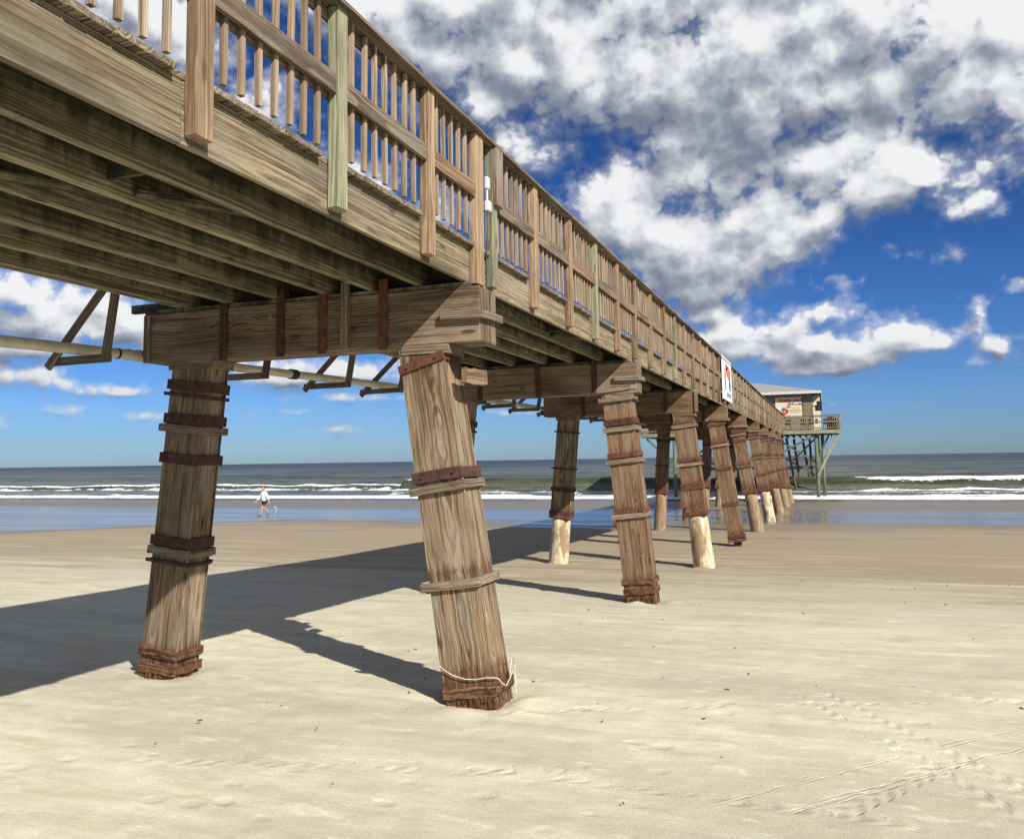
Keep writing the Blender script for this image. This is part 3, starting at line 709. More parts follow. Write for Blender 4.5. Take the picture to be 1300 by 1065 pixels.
    # scabbed lower edge
    if tw == 1. and n < 4 and not conc:
        mm = MB()
        for k in range(7):
            u = -.5 + (k + .5) / 7 + rng.uniform(-.03, .03)
            c = T + ax * .985 + sd * u * w1
            mm.beam(c + V((0, -hd - .012, 0)) - axn * rng.uniform(.02, .09), c + V((0, -hd - .012, 0)) + axn * rng.uniform(.05, .16), w1 / 7 * rng.uniform(.6, 1), .014, sd, stain=lambda u, q: .95, jit=.006, segs=3)
        mm.build('rotten_edge', M['rottenwood'], root)
    return root
def zt(n, side, z):   # fraction down the axis for a height
    T = RT[n] if side else (-6.80, 1.2); Fb = RF[n] if side else (-7.18, gz(Y0 + SP * n + .2))
    return (T[1] - z) / (T[1] - Fb[1])
r1 = piling(0, 1, RT[0], RF[0], .465, .525, [(zt(0, 1, 1.01), 'rust', .14), (zt(0, 1, -.14), 'dark', 0), (zt(0, 1, -.27), 'wood', 0), (zt(0, 1, -1.22), 'wood', .0), (zt(0, 1, -2.25), 'rot', .0)],
            lab='nearest right-hand piling, sunlit plywood with a rope round its foot', stf=lambda u: .68 * math.exp(-((u - .665) / .028) ** 2) + .2 * math.exp(-((u - .62) / .03) ** 2))
piling(0, 0, (-6.80, 1.2), (-7.19, -2.36), .455, .465, [(zt(0, 0, .90), 'dark', -.03), (zt(0, 0, .79), 'thin', -.03), (zt(0, 0, .52), 'dark', 0), (zt(0, 0, .41), 'wood', 0), (zt(0, 0, .07), 'dark', .0), (zt(0, 0, -.86), 'dark', 0), (zt(0, 0, -.97), 'wood', 0), (zt(0, 0, -1.09), 'thin', 0), (zt(0, 0, -2.10), 'rot', 0), (zt(0, 0, -2.27), 'rot', 0.02)],
       lab='nearest left-hand piling, half in the shade of the deck', dn=.40)
piling(1, 1, RT[1], RF[1], .50, .52, [(-.02, 'wood', 0), (.03, 'wood', .0), (.14, 'dark', 0), (.175, 'wood', 0), (.30, 'rust', 0), (.33, 'wood', .02), (.565, 'rust', 0), (.59, 'wood', 0), (.90, 'rot', 0), (.945, 'rot', 0)], far=True)
piling(1, 0, (-6.8, 1.2), (-7.18, gz(15.6)), .50, .52, [(.12, 'dark', 0), (.16, 'thin', 0), (.45, 'dark', 0), (.75, 'dark', 0), (.93, 'rot', 0)])
piling(2, 1, RT[2], RF[2], .50, .56, [(.07, 'rust', 0), (.09, 'wood', 0), (.31, 'rust', 0), (.34, 'wood', 0), (.47, 'rust', 0), (.49, 'rust', 0), (.655, 'rust', 0)], tw=.675, conc=True, far=True)
piling(2, 0, (-6.78, 1.2), (-7.18, -2.88), .50, .54, [(.11, 'thin', 0), (.36, 'thin', 0), (.50, 'dark', 0), (.66, 'dark', 0), (.685, 'rust', 0)], tw=.70, conc=True)
piling(3, 1, RT[3], RF[3], .50, .52, [(.02, 'rust', 0), (.17, 'rust', 0), (.19, 'wood', 0), (.38, 'rust', 0), (.67, 'rust', 0), (.93, 'rot', 0), (.96, 'rot', 0)], tw=.97, core=.14, far=True)
piling(3, 0, (-6.78, 1.2), (-7.11, -3.03), .48, .52, [(.3, 'rust', 0), (.62, 'rust', 0), (.86, 'rust', 0), (.89, 'wood', 0)], tw=.90, core=.13, far=True)
piling(4, 1, RT[4], RF[4], .50, .56, [(.03, 'rust', 0), (.06, 'wood', 0), (.12, 'rust', 0), (.35, 'rust', 0), (.37, 'wood', 0), (.62, 'rust', 0)], tw=.64, conc=True, far=True)
piling(4, 0, (-6.78, 1.2), (-7.11, -3.2), .48, .54, [(.1, 'dark', 0), (.35, 'thin', 0), (.62, 'rust', 0)], tw=.64, conc=True, far=True)
for n in (5, 6, 7, 8):
    tw_ = (.66, .68, .74, .8)[n - 5]
    piling(n, 1, RT[n], RF[n], .50, .56, [(.03, 'rust', 0), (.055, 'wood', 0), (.25, 'rust', 0), (.28, 'wood', 0), (.47, 'rust', 0), (tw_ - .02, 'rust', 0)], tw=tw_, conc=True, far=True)
    piling(n, 0, (-6.78, 1.2), (-7.15, gz(Y0 + SP * n)), .48, .54, [(.1, 'dark', 0), (.4, 'rust', 0), (tw_ - .02, 'rust', 0)], tw=tw_ if n != 5 else .86, conc=n != 5, core=None if n != 5 else .16, far=True)

for n in range(NB):
    yn = Y0 + SP * n; z0, z1 = 1.195, 1.758; far = n > 1; dd = .45
    mb = MB(); th = .02
    if n >= 3: z0 += .06
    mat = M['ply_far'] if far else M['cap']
    xe = -3.2; xl = -7.46
    xm = rng.uniform(-5.2, -4.8)
    for a_, b2 in ((xl, xm), (xm, xe)):
        mb.beam((a_ + .002, yn + th / 2, (z0 + z1) / 2), (b2 - .002, yn + th / 2, (z0 + z1) / 2), th, z1 - z0, (0, 1, 0), segs=6, ch=.003)
        mb.beam((a_ + .002, yn + dd - th / 2, (z0 + z1) / 2), (b2 - .002, yn + dd - th / 2, (z0 + z1) / 2), th, z1 - z0, (0, 1, 0), segs=6, ch=.003)
        mb.beam((a_ + .002, yn + dd / 2, z0 + .012), (b2 - .002, yn + dd / 2, z0 + .012), dd - .05, .02, (0, 1, 0), segs=6, ch=.003)
    mb.beam((xe - .012, yn + dd / 2, z0 + .004), (xe - .012, yn + dd / 2, z1 - .004), .02, dd - .045, (1, 0, 0), ch=.003)
    mb.beam((xl + .012, yn + dd / 2, z0 + .004), (xl + .012, yn + dd / 2, z1 - .004), .02, dd - .045, (1, 0, 0), ch=.003)
    mb.beam((xl + .06, yn + dd / 2, (z0 + z1) / 2), (xe - .06, yn + dd / 2, (z0 + z1) / 2), dd - .06, z1 - z0 - .07, (0, 1, 0), mi=1)
    cap = mb.build('pile_cap', [mat, M['core']], pier, org=((xe + xl) / 2, yn, z0))
    # wooden bearing packers between cap and joists, ragged on top of the cap
    mb = MB(); mb.box(xe - .16, XL - .25 if False else -7.35, yn + .03, yn + dd - .03, z1 + .002, ZB - .002) if False else mb.beam((-7.3, yn + dd / 2, (z1 + ZB) / 2), (xe - .14, yn + dd / 2, (z1 + ZB) / 2), dd - .03, ZB - z1 - .004, (0, 1, 0))
    if n == 0:
        mb.beam((-7.75, yn + .12, ZB + .05), (-7.0, yn + .10, ZB + .045), .07, .10, (0, 1, 0)); mb.beam((-7.7, yn + .30, ZB + .04), (-7.0, yn + .30, ZB + .045), .09, .08, (0, 1, 0))
        mb.beam((-7.45, yn + .20, ZB - .045), (-6.8, yn + .20, ZB - .045), .30, .05, (0, 1, 0))
    mb.build('packer', M['joist'], cap)
    X_ = [-6.32, -5.56, -5.03, -4.29] if n == 0 else [-6.3, -5.1, -4.0]
    for k, x in enumerate(X_):
        m2 = MB(); zt_ = ZB + .10 if n == 0 else ZB + .02
        m2.beam((x, yn - .012, z0 - .03), (x + rng.uniform(-.01, .01), yn - .012, zt_), .10, .02, (1, 0, 0), ch=.003, segs=2)
        m2.build('rusty_strap', M['rustdark'] if n else M['rust'] if k in (2, 3) else M['rustdark'], cap)
    if n == 0:
        m2 = MB(); m2.beam((-4.74, yn - .022, z0 + .02), (-4.735, yn - .022, ZB + .10), .095, .04, (1, 0, 0), segs=3); m2.build('timber_strap', M['batten'], cap)
        m2 = MB(); m2.box(-7.455, -7.36, yn - .022, yn - .002, z0 + .006, z1 - .006); m2.build('corner_board', M['batten'], cap)
    # cleat near the outer end
    m2 = MB(); zc = 1.465 if n < 2 else z0 + .045
    if n != 2:
        m2.beam((-3.62 if n < 2 else -3.75, yn - .03, zc), (xe + .055, yn - .03, zc - .004), .055, .085, (0, 1, 0), segs=4)
        m2.beam((xe + .029, yn + .001, zc), (xe + .029, yn + dd + .06, zc + .01), .055, .083, (1, 0, 0), segs=4)
    else: m2.beam((xe + .008, yn - .02, z0 + .01), (xe + .008, yn - .02, z1), .09, .035, (1, 0, 0))
    m2.build('cleat', M['batten'], cap)
    # packing blocks over the pile tops
    for q, (tx, wz) in enumerate(((RT[n][0], .42), (-6.80, .60))):
        m2 = MB()
        m2.beam((tx - wz / 2, yn + .21, z0 - .05), (tx + wz / 2 + .12 * (q == 0), yn + .21, z0 - .051), .412, .098, (0, 1, 0))
        m2.build('packing_block', M['batten'] if not far else M['brown'], cap)
# chunk of timber beside the head of the nearest pile and sheet bracket at the left pile head
MB().beam((-3.40, Y0 + .05, .86), (-3.37, Y0 + .52, .87), .07, .15, (1, 0, 0), jit=.014, segs=5).build('timber_chock', M['brown'], r1)

# pipe hangers (parts of the pier)
HY = [7.0, 9.75, 11.9, 13.7, 15.9, 17.7, 19.6, 21.5, 23.9, 25.8, 27.7, 29.9, 32, 34.2, 36.4, 38.6, 41, 43.5]
pz = lambda y: lerp([0, 6.1, 8, 14.6, 30, 80], [1.10, 1.245, 1.30, 1.42, 1.50, 1.55], y)
for i, y in enumerate(HY):
    z = pz(y) - .075; mb = MB(); j = rng.uniform(-.03, .03)
    mb.beam((-7.98, y, z - .05), (-7.12, y, z - .05 + j * .6), .05, .09, (0, 1, 0))
    mb.beam((-7.14, y - .05, z - .09), (-7.0, y - .05, 1.98), .04, .10, (0, 1, 0))
    mb.beam((-7.95, y - .05, z - .12), (-7.13, y - .052, 1.95), .04, .09, (0, 1, 0))
    mb.build('pipe_hanger', M['oldwood'], pier)
# the pipe itself
pipe = tag(empty('drain_pipe', (-7.6, 8, pz(8))), 'long cream plastic pipe slung in timber hangers along the far side of the pier', 'pipe')
MB().tube([(-7.6, y, pz(y)) for y in [-3, 0, 3, 6, 8, 10, 14, 20, 30, 45, 60, 76]], .061, 18).build('pipe_run', M['pvc'], pipe, smooth=True)
for y, mt, r_, l_ in ((7.55, 'black', .0645, .03), (7.85, 'pvc', .07, .16), (7.72, 'pvc', .068, .05), (10.95, 'black', .078, .15), (16.5, 'pvc', .07, .2), (4.2, 'pvc', .07, .16)):
    MB().tube([(-7.6, y, pz(y)), (-7.6, y + l_, pz(y + l_))], r_, 18).build('coupling', M[mt], pipe, smooth=False)

# electrical boxes on the railing
eb = tag(empty('electrical_box', (XR + .1, 8.22, 2.66)), 'small white electrical boxes with conduit on the railing beside the green post', 'electrical box')
MB().box(XR + .094, XR + .135, 8.16, 8.225, 2.86, 2.99, ch=.006).build('upper_box', M['white'], eb)
MB().box(XR + .094, XR + .145, 8.16, 8.24, 2.62, 2.73, ch=.006).build('lower_box', M['white'], eb)
MB().tube([(XR + .112, 8.19, 2.73), (XR + .112, 8.19, 2.86)], .011, 8).build('conduit', M['white'], eb)
MB().tube([(XR + .112, 8.19, 2.62), (XR + .112, 8.185, 2.4), (XR + .1, 8.18, 2.2), (XR + .1, 8.18, 1.78)], .006, 6).build('cable', M['black'], eb)

# rope round the nearest pile
rp = []
for a_, b2, c in [(-3.645, -2.02, 0), (-3.61, -2.05, 0), (-3.52, -2.09, 0), (-3.40, -2.115, 0), (-3.28, -2.11, 0), (-3.17, -2.085, 0), (-3.08, -2.08, 0)]: rp.append((a_ + .0, Y0 - .012, b2))
rp += [(-3.055, Y0 + .01, -2.09), (-3.045, Y0 + .08, -2.15), (-3.035, Y0 + .16, -2.19), (-3.03, Y0 + .25, -2.15), (-3.035, Y0 + .36, -2.08), (-3.04, Y0 + .48, -2.05), (-3.1, Y0 + .50, -2.05), (-3.35, Y0 + .50, -2.04), (-3.62, Y0 + .50, -2.03), (-3.67, Y0 + .45, -2.02), (-3.675, Y0 + .2, -2.03), (-3.67, Y0 + .0, -2.02), (-3.66, Y0 - .012, -2.02)]
rope = tag(empty('rope', rp[0]), 'pale rope tied around the rusty foot of the nearest piling', 'rope')
MB().tube(rp, .0052, 7).build('loop', M['rope'], rope, smooth=True)
MB().tube([(-3.032, Y0 + .25, -2.15), (-3.015, Y0 + .24, -2.02), (-3.02, Y0 + .30, -1.93), (-3.03, Y0 + .36, -1.96), (-3.0, Y0 + .33, -2.12), (-2.985, Y0 + .30, -2.27), (-2.98, Y0 + .28, -2.33)], .0052, 7).build('loose_end', M['rope'], rope, smooth=True)

# banner on the railing
bn = tag(empty('banner', (XR + .11, 31.4, 2.7)), 'tall white banner with red and blue print hung on the pier railing', 'banner')
y0, y1, z0, z1 = 29.95, 33.0, 2.0, 3.50
mb = MB(); mb.box(XR + .100, XR + .122, y0, y1, z0, z1, ch=.003); mb.build('panel', M['signwhite'], bn)
X_ = XR + .124
def blob(mb, cy, cz, ry, rz, n=18, s=0):
    pts = [(X_, cy + ry * cos(2 * pi * k / n) * (1 + .25 * noise.noise(V((k, s, 0)) * .7)), cz + rz * sin(2 * pi * k / n) * (1 + .25 * noise.noise(V((k, s, 5)) * .7))) for k in range(n)]
    i = len(mb.v); back = [(p[0] - .004, p[1], p[2]) for p in pts]
    mb.poly(pts)
    for k in range(n): mb.poly([pts[k], back[k], back[(k + 1) % n], pts[(k + 1) % n]])
m2 = MB(); blob(m2, 31.9, 3.05, .75, .26, s=1); blob(m2, 31.3, 3.2, .4, .14, s=2); blob(m2, 30.8, 2.85, .25, .28, s=3); m2.build('red_print', M['coral'], bn)
m2 = MB(); blob(m2, 32.3, 2.62, .35, .25, s=4); blob(m2, 30.9, 2.5, .18, .2, s=5)
for k in range(5): m2.box(X_ - .002, X_ + .003, 31.2 + .3 * k, 31.4 + .3 * k, 2.14, 2.30, ch=.001)
m2.build('blue_print', M['blue'], bn)
mb = MB(); mb.box(XR + .094, XR + .135, y0 - .02, y1 + .02, z1 + .002, z1 + .03); mb.build('top_batten', M['white'], bn)

# ------------------------------------------------------------ platform at the sea end
pf = tag(empty('pier_platform', (-7, 80, 2)), 'wide railed timber platform on braced green piles standing in the surf', 'platform')
PL, PR, PN, PF, PZ = -15.9, 1.22, 76.5, 97., 2.2
mb = MB(); y = PN + .1
while y < PF: mb.box(PL, PR, y, y + .2, PZ - .05, PZ, ch=.002); y += .206
mb.build('deck_planks', M['plank'], pf)
mb = MB()
mb.box(PL, PR, PN + .02, PN + .065, PZ - .36, PZ - .055); mb.box(PR - .045, PR, PN + .07, PF, PZ - .36, PZ - .055); mb.box(PL, PL + .045, PN + .07, PF, PZ - .36, PZ - .055)
mb.build('rim_joist', M['green'], pf)
mb = MB()
for k in range(1, 28): 
    x = PL + k * .61
    if x < PR - .1: mb.box(x, x + .05, PN + .07, PF, PZ - .34, PZ - .06, ch=.003)
mb.build('joist', M['greenwood'], pf)
def rails(pa, pb, seg, parent, skip=None, mat='green'):
    pa, pb = V(pa), V(pb); L = (pb - pa).length; d = (pb - pa) / L; n = max(1, round(L / seg))
    mb = MB(); side = d.cross(V((0, 0, 1)))
    mb.beam(pa + V((0, 0, 1.19)), pb + V((0, 0, 1.19)), .14, .04, side); 
    for z in (1.08, .12): mb.beam(pa + V((0, 0, z)), pb + V((0, 0, z)), .04, .09, side)
    r_ = mb.build('railing', M['rail'], parent)
    m3 = MB(); m3.beam(pa + V((0, 0, .62)) - side * .05, pb + V((0, 0, .62)) - side * .05, .04, .12, side); m3.build('mid_rail', M['tan'], r_)
    for i in range(n + 1):
        c = pa + d * (L * i / n); c2 = c + side * .075 if False else c - side * -.08
        m2 = MB(); m2.beam(c2 + V((0, 0, -.32)), c2 + V((0, 0, 1.165)), .12, .09, d); m2.build('post', M[mat], r_)
    m2 = MB(); q = .1
    while q < L:
        c = pa + d * q + side * .035; m2.beam(c + V((0, 0, .08)), c + V((0, 0, 1.16)), .035, .03, d, ch=.002); q += .17
    tag(m2.build('balusters', M['bal'], r_), kind='stuff')
rails((PR, PN, PZ), (XR + .2, PN, PZ), 2.4, pf); rails((PR, PF, PZ), (PR, PN + .1, PZ), 2.4, pf)
rails((-7.2, PN, PZ), (PL, PN, PZ), 2.4, pf)
rails((PL, PN + .1, PZ), (PL, PF, PZ), 2.4, pf)
def pole(x, y, zt_, lean=(0, 0), r=.14, mt='greenwood'):
    m2 = MB(); m2.tube([(x, y, zt_), (x + lean[0] * .5, y + lean[1] * .5, (zt_ - 4.6) / 2), (x + lean[0], y + lean[1], -4.6)], r, 12); return m2.build('pile', M[mt], pf, smooth=True)
for x in (-.75, -4.4, -8.6, -12.75):
    for y in (76.95, 84, 91, 96.6):
        pole(x, y, PZ - .37, r=.15 if y < 80 else .13)
pole(-.25, 79.2, PZ - .37); pole(-2.3, 96.7, PZ - .4, (.8, 0), .13, 'oldwood'); pole(-3.2, 96.7, PZ - .4, (.6, 0), .13, 'oldwood')
pole(-1.6, 96.9, PZ - .4, (.2, 0), .12, 'oldwood'); pole(-3.7, 90.2, PZ - .4, (.9, 0), .12, 'oldwood')
def brace(a_, b2, mt='greenwood', w_=.16): m2 = MB(); m2.beam(a_, b2, .06, w_, (0, 1, 0), segs=4); m2.build('brace', M[mt], pf)
brace((1.08, PN + .2, PZ - .38), (-.72, PN + .23, -1.72), 'green', .2); brace((.35, PN + .62, PZ - .38), (-.68, PN + .65, -.2))
brace((-4.3, PN + .3, -.1), (-.85, PN + .27, 1.7)); brace((-4.3, PN + .75, 1.7), (-.8, PN + .72, -.6))
brace((-2.9, 84.3, -.4), (-.75, 84.2, 1.7)); brace((-4.3, 84.35, .2), (-.8, 84.4, -2.))
brace((-15.2, PN + .3, 1.7), (-12.8, PN + .27, -.6)); brace((-12.7, PN + .75, 1.7), (-8.7, PN + .72, -1.1)); brace((-8.6, PN + .3, 1.7), (-12.7, PN + .34, -1.1))
for y in (84.3, 91.3): brace((-12.7, y, -1.2), (-4.4, y, -1.15)); brace((-4.4, y + .2, -1.2), (-.7, y + .2, -1.15))

# the restaurant on the platform
hb = tag(empty('pier_building', (-7, 86, 2.2)), 'low tan wooden building with a grey hipped roof on the pier platform', 'building')
HX0, HX1, HY0, HY1, HZ = -14.4, -.98, 80., 93.5, 5.55
mb = MB()
mb.box(HX0, HX1, HY0, HY1, PZ + .002, HZ, ch=.01)
for k in range(16): mb.box(HX0 - .02, HX1 + .012, HY0 - .022, HY0 - .002, PZ + .02 + k * .2, PZ + .02 + k * .2 + .185, ch=.004)
mb.build('wall', M['wall'], hb)
mb = MB(); mb.box(-1.78, HX1 + .03, HY0 - .05, HY0 - .024, PZ + .01, HZ - .02); mb.build('corner_trim', M['batten'], hb)
mb = MB(); mb.box(-4.9, -4.75, HY0 - .05, HY0 - .024, PZ + .01, HZ - .02); mb.build('corner_trim', M['batten'], hb)
mb = MB(); mb.box(HX1 + .035, HX1 + .62, 82.2, 90., PZ + .002, HZ - .1, ch=.01)
for k in range(15): mb.box(HX1 + .03, HX1 + .64, 82.17, 82.197, PZ + .03 + k * .2, PZ + .03 + k * .2 + .19)
mb.build('side_bay', M['cream'], hb)
mb = MB(); mb.box(HX1 + .25, HX1 + .40, 82.14, 82.165, 4.05, 4.55); mb.box(HX1 + .22, HX1 + .42, 82.14, 82.165, 2.9, 3.3); mb.build('bay_window', M['dark'], hb)
m2 = MB(); m2.box(-5.9, -4.95, HY0 - .05, HY0 - .024, PZ + .01, 4.75); m2.build('doorway', M['dark'], hb)
rf = MB(); ov = .62; ex0, ex1, ey0, ey1 = HX0 - ov, HX1 + ov + .15, HY0 - ov, HY1 + ov; rz = 7.15
A = [(ex0, ey0, HZ + .12), (ex1, ey0, HZ + .12), (ex1, ey1, HZ + .12), (ex0, ey1, HZ + .12)]; ra, rb = (-9.8, 86.8, rz), (-6.1, 86.8, rz)
rf.poly([A[0], A[1], rb, ra]); rf.poly([A[1], A[2], rb]); rf.poly([A[2], A[3], ra, rb]); rf.poly([A[3], A[0], ra]); rf.poly([A[3], A[2], A[1], A[0]])
roof = rf.build('roof', M['shingle'], hb)
m2 = MB(); m2.box(ex0, ex1, ey0 - .04, ey0 - .005, HZ - .10, HZ + .13); m2.box(ex1 + .003, ex1 + .04, ey0 - .04, ey1, HZ - .10, HZ + .13); m2.build('fascia', M['white'], roof)
ac = MB(); ac.box(ex1 - .40, ex1 + .05, 80.9, 81.6, 3.98, 4.85, ch=.03); o = ac.build('wall_speaker', M['dark'], hb); o.name = 'wall_vent'
m2 = MB()
for k in range(6): m2.box(ex1 - .36, ex1 + .01, 80.875, 80.898, 4.06 + k * .12, 4.12 + k * .12)
m2.build('louvre', M['rustdark'], o)
m2 = MB(); m2.beam((HX1 + .02, 81.2, 4.4), (ex1 - .41, 81.2, 4.4), .1, .1, (0, 1, 0)); m2.build('bracket', M['oldwood'], o)

def text(body, size, loc, mat, parent, name='lettering', shear=0., bold=.0, ext=.012):
    cu = bpy.data.curves.new(name, 'FONT'); cu.body = body; cu.size = size; cu.extrude = ext; cu.shear = shear; cu.offset = bold; cu.resolution_u = 3
    ob = bpy.data.objects.new(name, cu); C.objects.link(ob)
    dg = bpy.context.evaluated_depsgraph_get(); me = bpy.data.meshes.new_from_object(ob.evaluated_get(dg))
    bpy.data.objects.remove(ob); me.transform(Matrix.Rotation(pi / 2, 4, 'X')); me.materials.clear(); me.materials.append(mat)
    o = bpy.data.objects.new(name, me); C.objects.link(o); o.location = loc; put_in(o, parent); return o
sb = tag(empty('wall_sign', (-2.9, HY0 - .08, 4.2)), 'white sign with red script and yellow and teal lines on the building wall', 'sign')
SX0, SX1, SZ0, SZ1 = -4.1, -1.85, 3.45, 5.22
mb = MB(); mb.box(SX0, SX1, HY0 - .10, HY0 - .052, SZ0, SZ1, ch=.006); mb.build('board', M['signcream'], sb)
ys_ = HY0 - .113
text("Crabby Joe's", .40, (SX0 + .24, ys_, 4.80), M['red'], sb, shear=.25, bold=.012)
text("DECK & GRILL", .22, (SX0 + 1.08, ys_, 4.52), M['teal'], sb, bold=.008)
for k, z in enumerate((4.22, 4.05, 3.80)): 
    m2 = MB(); xx = SX0 + 1.25
    while xx < SX1 - .15: l_ = rng.uniform(.08, .18); m2.box(xx, xx + l_, ys_, ys_ + .012, z, z + .10, ch=.002); xx += l_ + .05
    m2.build('print_line', M['yellow'], sb)
m2 = MB(); m2.box(SX0 + .05, SX1 - .9, ys_, ys_ + .012, 3.98, 4.02, ch=.002); m2.box(SX1 - 1., SX1 - .05, ys_, ys_ + .012, 3.97, 4.0, ch=.002); m2.build('blue_line', M['blue'], sb)
def disc(mb, cx, cz, rx, rz_, yy, n=16, s=0.):
    pts = [(cx + rx * cos(2 * pi * k / n) * (1 + .3 * noise.noise(V((k * .8, s, 0)))), yy, cz + rz_ * sin(2 * pi * k / n) * (1 + .3 * noise.noise(V((k * .8, s, 4))))) for k in range(n)]
    mb.poly(pts)
    for k in range(n): a_, b2 = pts[k], pts[(k + 1) % n]; mb.poly([a_, b2, (b2[0], yy + .01, b2[2]), (a_[0], yy + .01, a_[2])])
m2 = MB(); disc(m2, SX0 + .62, 3.72, .26, .20, ys_ - .006, s=1); disc(m2, SX0 + .98, 3.95, .12, .22, ys_ - .004, s=2); m2.build('red_patch', M['red'], sb)
m2 = MB(); disc(m2, SX0 + 1.12, 4.36, .20, .13, ys_ - .002, s=3); m2.build('orange_patch', M['orange'], sb)
m2 = MB(); disc(m2, SX0 + .72, 4.15, .18, .15, ys_ - .005, s=5); m2.build('blue_patch', M['blue'], sb)

# patio chairs and covered grill along the railing
def chair(x, y, rz_):
    o = empty('patio_chair', (x, y, PZ + .001))
    m2 = MB()
    s = lambda a_, b2, c, d_, e_, f_: m2.box(x + a_, x + b2, y + c, y + d_, PZ + e_, PZ + f_, ch=.01)
    s(-.24, .24, -.24, .24, .42, .47); m2.build('seat', M['black'], o)
    m2 = MB(); s(-.24, .24, .20, .24, .50, .92); m2.build('backrest', M['black'], o)
    for a_ in (-.22, .18):
        for c in (-.23, .19):
            m2 = MB(); s(a_, a_ + .04, c, c + .04, .0, .415); m2.build('leg', M['black'], o)
    return o
CH = [(-3.0, 77.5), (-1.75, 77.5), (-1.1, 77.55), (.1, 77.5), (.7, 77.6)]
CL = ['dark patio chair by itself at the left end of the platform railing', 'dark patio chair behind the platform railing, left of the pair', 'dark patio chair behind the railing, right of the pair below the sign edge', 'dark patio chair behind the right bay of the platform railing', 'dark patio chair nearest the platform corner']
for (x, y), l_ in zip(CH, CL): tag(chair(x, y, 0), l_, 'chair', 'dark chairs on the platform')
gr = tag(empty('covered_grill', (.55, 78.6, PZ)), 'black covered grill near the platform corner', 'grill')
m2 = MB(); m2.box(.15, .95, 78.3, 78.9, PZ + .002, PZ + .80, ch=.05); m2.build('cabinet', M['black'], gr)
m2 = MB(); m2.tube([(.16, 78.6, PZ + .84), (.30, 78.6, PZ + .86), (.80, 78.6, PZ + .86), (.94, 78.6, PZ + .84)], [.15, .26, .26, .15], 14); m2.build('lid', M['black'], gr, smooth=True)

# ------------------------------------------------------------ the walker
def skin(name, pts, edges, rad, mat, sub=1):
    me = bpy.data.meshes.new(name); me.from_pydata(pts, edges, []); ob = bpy.data.objects.new(name, me); C.objects.link(ob)
    ob.modifiers.new('s', 'SKIN'); 
    for i, r_ in enumerate(rad):
        sv = me.skin_vertices[0].data[i] if me.skin_vertices else None
        if sv: sv.radius = (r_, r_) if not isinstance(r_, tuple) else r_
    ob.modifiers.new('u', 'SUBSURF').levels = sub
    return ob
def bake(ob, name, mat, parent):
    bpy.context.view_layer.update()
    dg = bpy.context.evaluated_depsgraph_get(); me = bpy.data.meshes.new_from_object(ob.evaluated_get(dg))
    bpy.data.objects.remove(ob); me.materials.clear(); me.materials.append(mat); me.polygons.foreach_set('use_smooth', [True] * len(me.polygons))
    o = bpy.data.objects.new(name, me); C.objects.link(o); o.parent = parent; return o
def skinned(name, chains, mat, parent, sub=1):
    pts, edges, rad, idx = [], [], [], {}
    for ch in chains:
        prev = None
        for key, p, r_ in ch:
            if key not in idx: idx[key] = len(pts); pts.append(p); rad.append(r_)
            if prev is not None and (prev, idx[key]) not in edges: edges.append((prev, idx[key]))
            prev = idx[key]
    me = bpy.data.meshes.new(name); me.from_pydata(pts, edges, [])
    ob = bpy.data.objects.new(name, me); C.objects.link(ob); ob.modifiers.new('s', 'SKIN')
    if not me.skin_vertices: me.attributes.new
    bpy.context.view_layer.update()
    for i, r_ in enumerate(rad): me.skin_vertices[0].data[i].radius = r_ if isinstance(r_, tuple) else (r_, r_)
    me.skin_vertices[0].data[0].use_root = True
    m_ = ob.modifiers.new('u', 'SUBSURF'); m_.levels = sub; m_.render_levels = sub
    return bake(ob, name, mat, parent)
pz_ = gz(46.07) + .0
pe = tag(empty('person', (-33.86, 46.07, gz(46.07))), 'barefaced walker in a loose white long-sleeved top and black shorts at the wet sand edge', 'person')
pe['label'] = 'person walking on wet sand in a loose white long-sleeved top and black shorts'
S = 1.06
def K(x, y, z): return (x * S, y * S, z * S)
hip = ('pel', K(0, 0, .95), .13)
body = [[hip, ('w', K(0, 0, 1.12), .125), ('ch', K(.02, 0, 1.32), .15), ('nb', K(.02, 0, 1.46), .07), ('n', K(.03, 0, 1.53), .055), ('h1', K(.05, 0, 1.60), .085), ('h2', K(.045, 0, 1.68), .10), ('h3', K(.04, 0, 1.75), .07)]]
for s_, (kx, kz, ax_, az_, tx) in ((1, (.16, .50, .27, .09, .42)), (-1, (-.06, .52, -.36, .16, -.24))):
    n = 'L' if s_ > 0 else 'R'
    body.append([hip, ('hip' + n, K(.0, s_ * .10, .90), .10), ('kn' + n, K(kx, s_ * .10, kz), .062), ('cf' + n, K((kx * .6 + ax_ * .4) - .02, s_ * .10, kz * .65), .058), ('an' + n, K(ax_, s_ * .10, az_), .04), ('to' + n, K(tx, s_ * .11, az_ - .04 if s_ > 0 else .03), .035)])
    ar = -.16 if s_ > 0 else .2
    body.append([('ch', K(.02, 0, 1.32), .15), ('sh' + n, K(.02, s_ * .19, 1.40), .065), ('el' + n, K(.02 + ar * .5, s_ * .27, 1.13), .045), ('wr' + n, K(.06 + ar * 1.5, s_ * .29, .92), .030), ('pa' + n, K(.08 + ar * 1.7, s_ * .29, .86), .034)])
    bx0 = .08 + ar * 1.7
    for f_ in range(4): body.append([('pa' + n, 0, 0), ('f%d' % f_ + n, K(bx0 + .022 * (f_ - 1.5), s_ * .295, .80 - .006 * abs(f_ - 1.4)), .009), ('g%d' % f_ + n, K(bx0 + .022 * (f_ - 1.5) + .01, s_ * .285, .765 - .01 * abs(f_ - 1.4)), .008)])
    body.append([('pa' + n, 0, 0), ('t1' + n, K(bx0 + .045, s_ * .28, .845), .011), ('t2' + n, K(bx0 + .06, s_ * .27, .815), .009)])
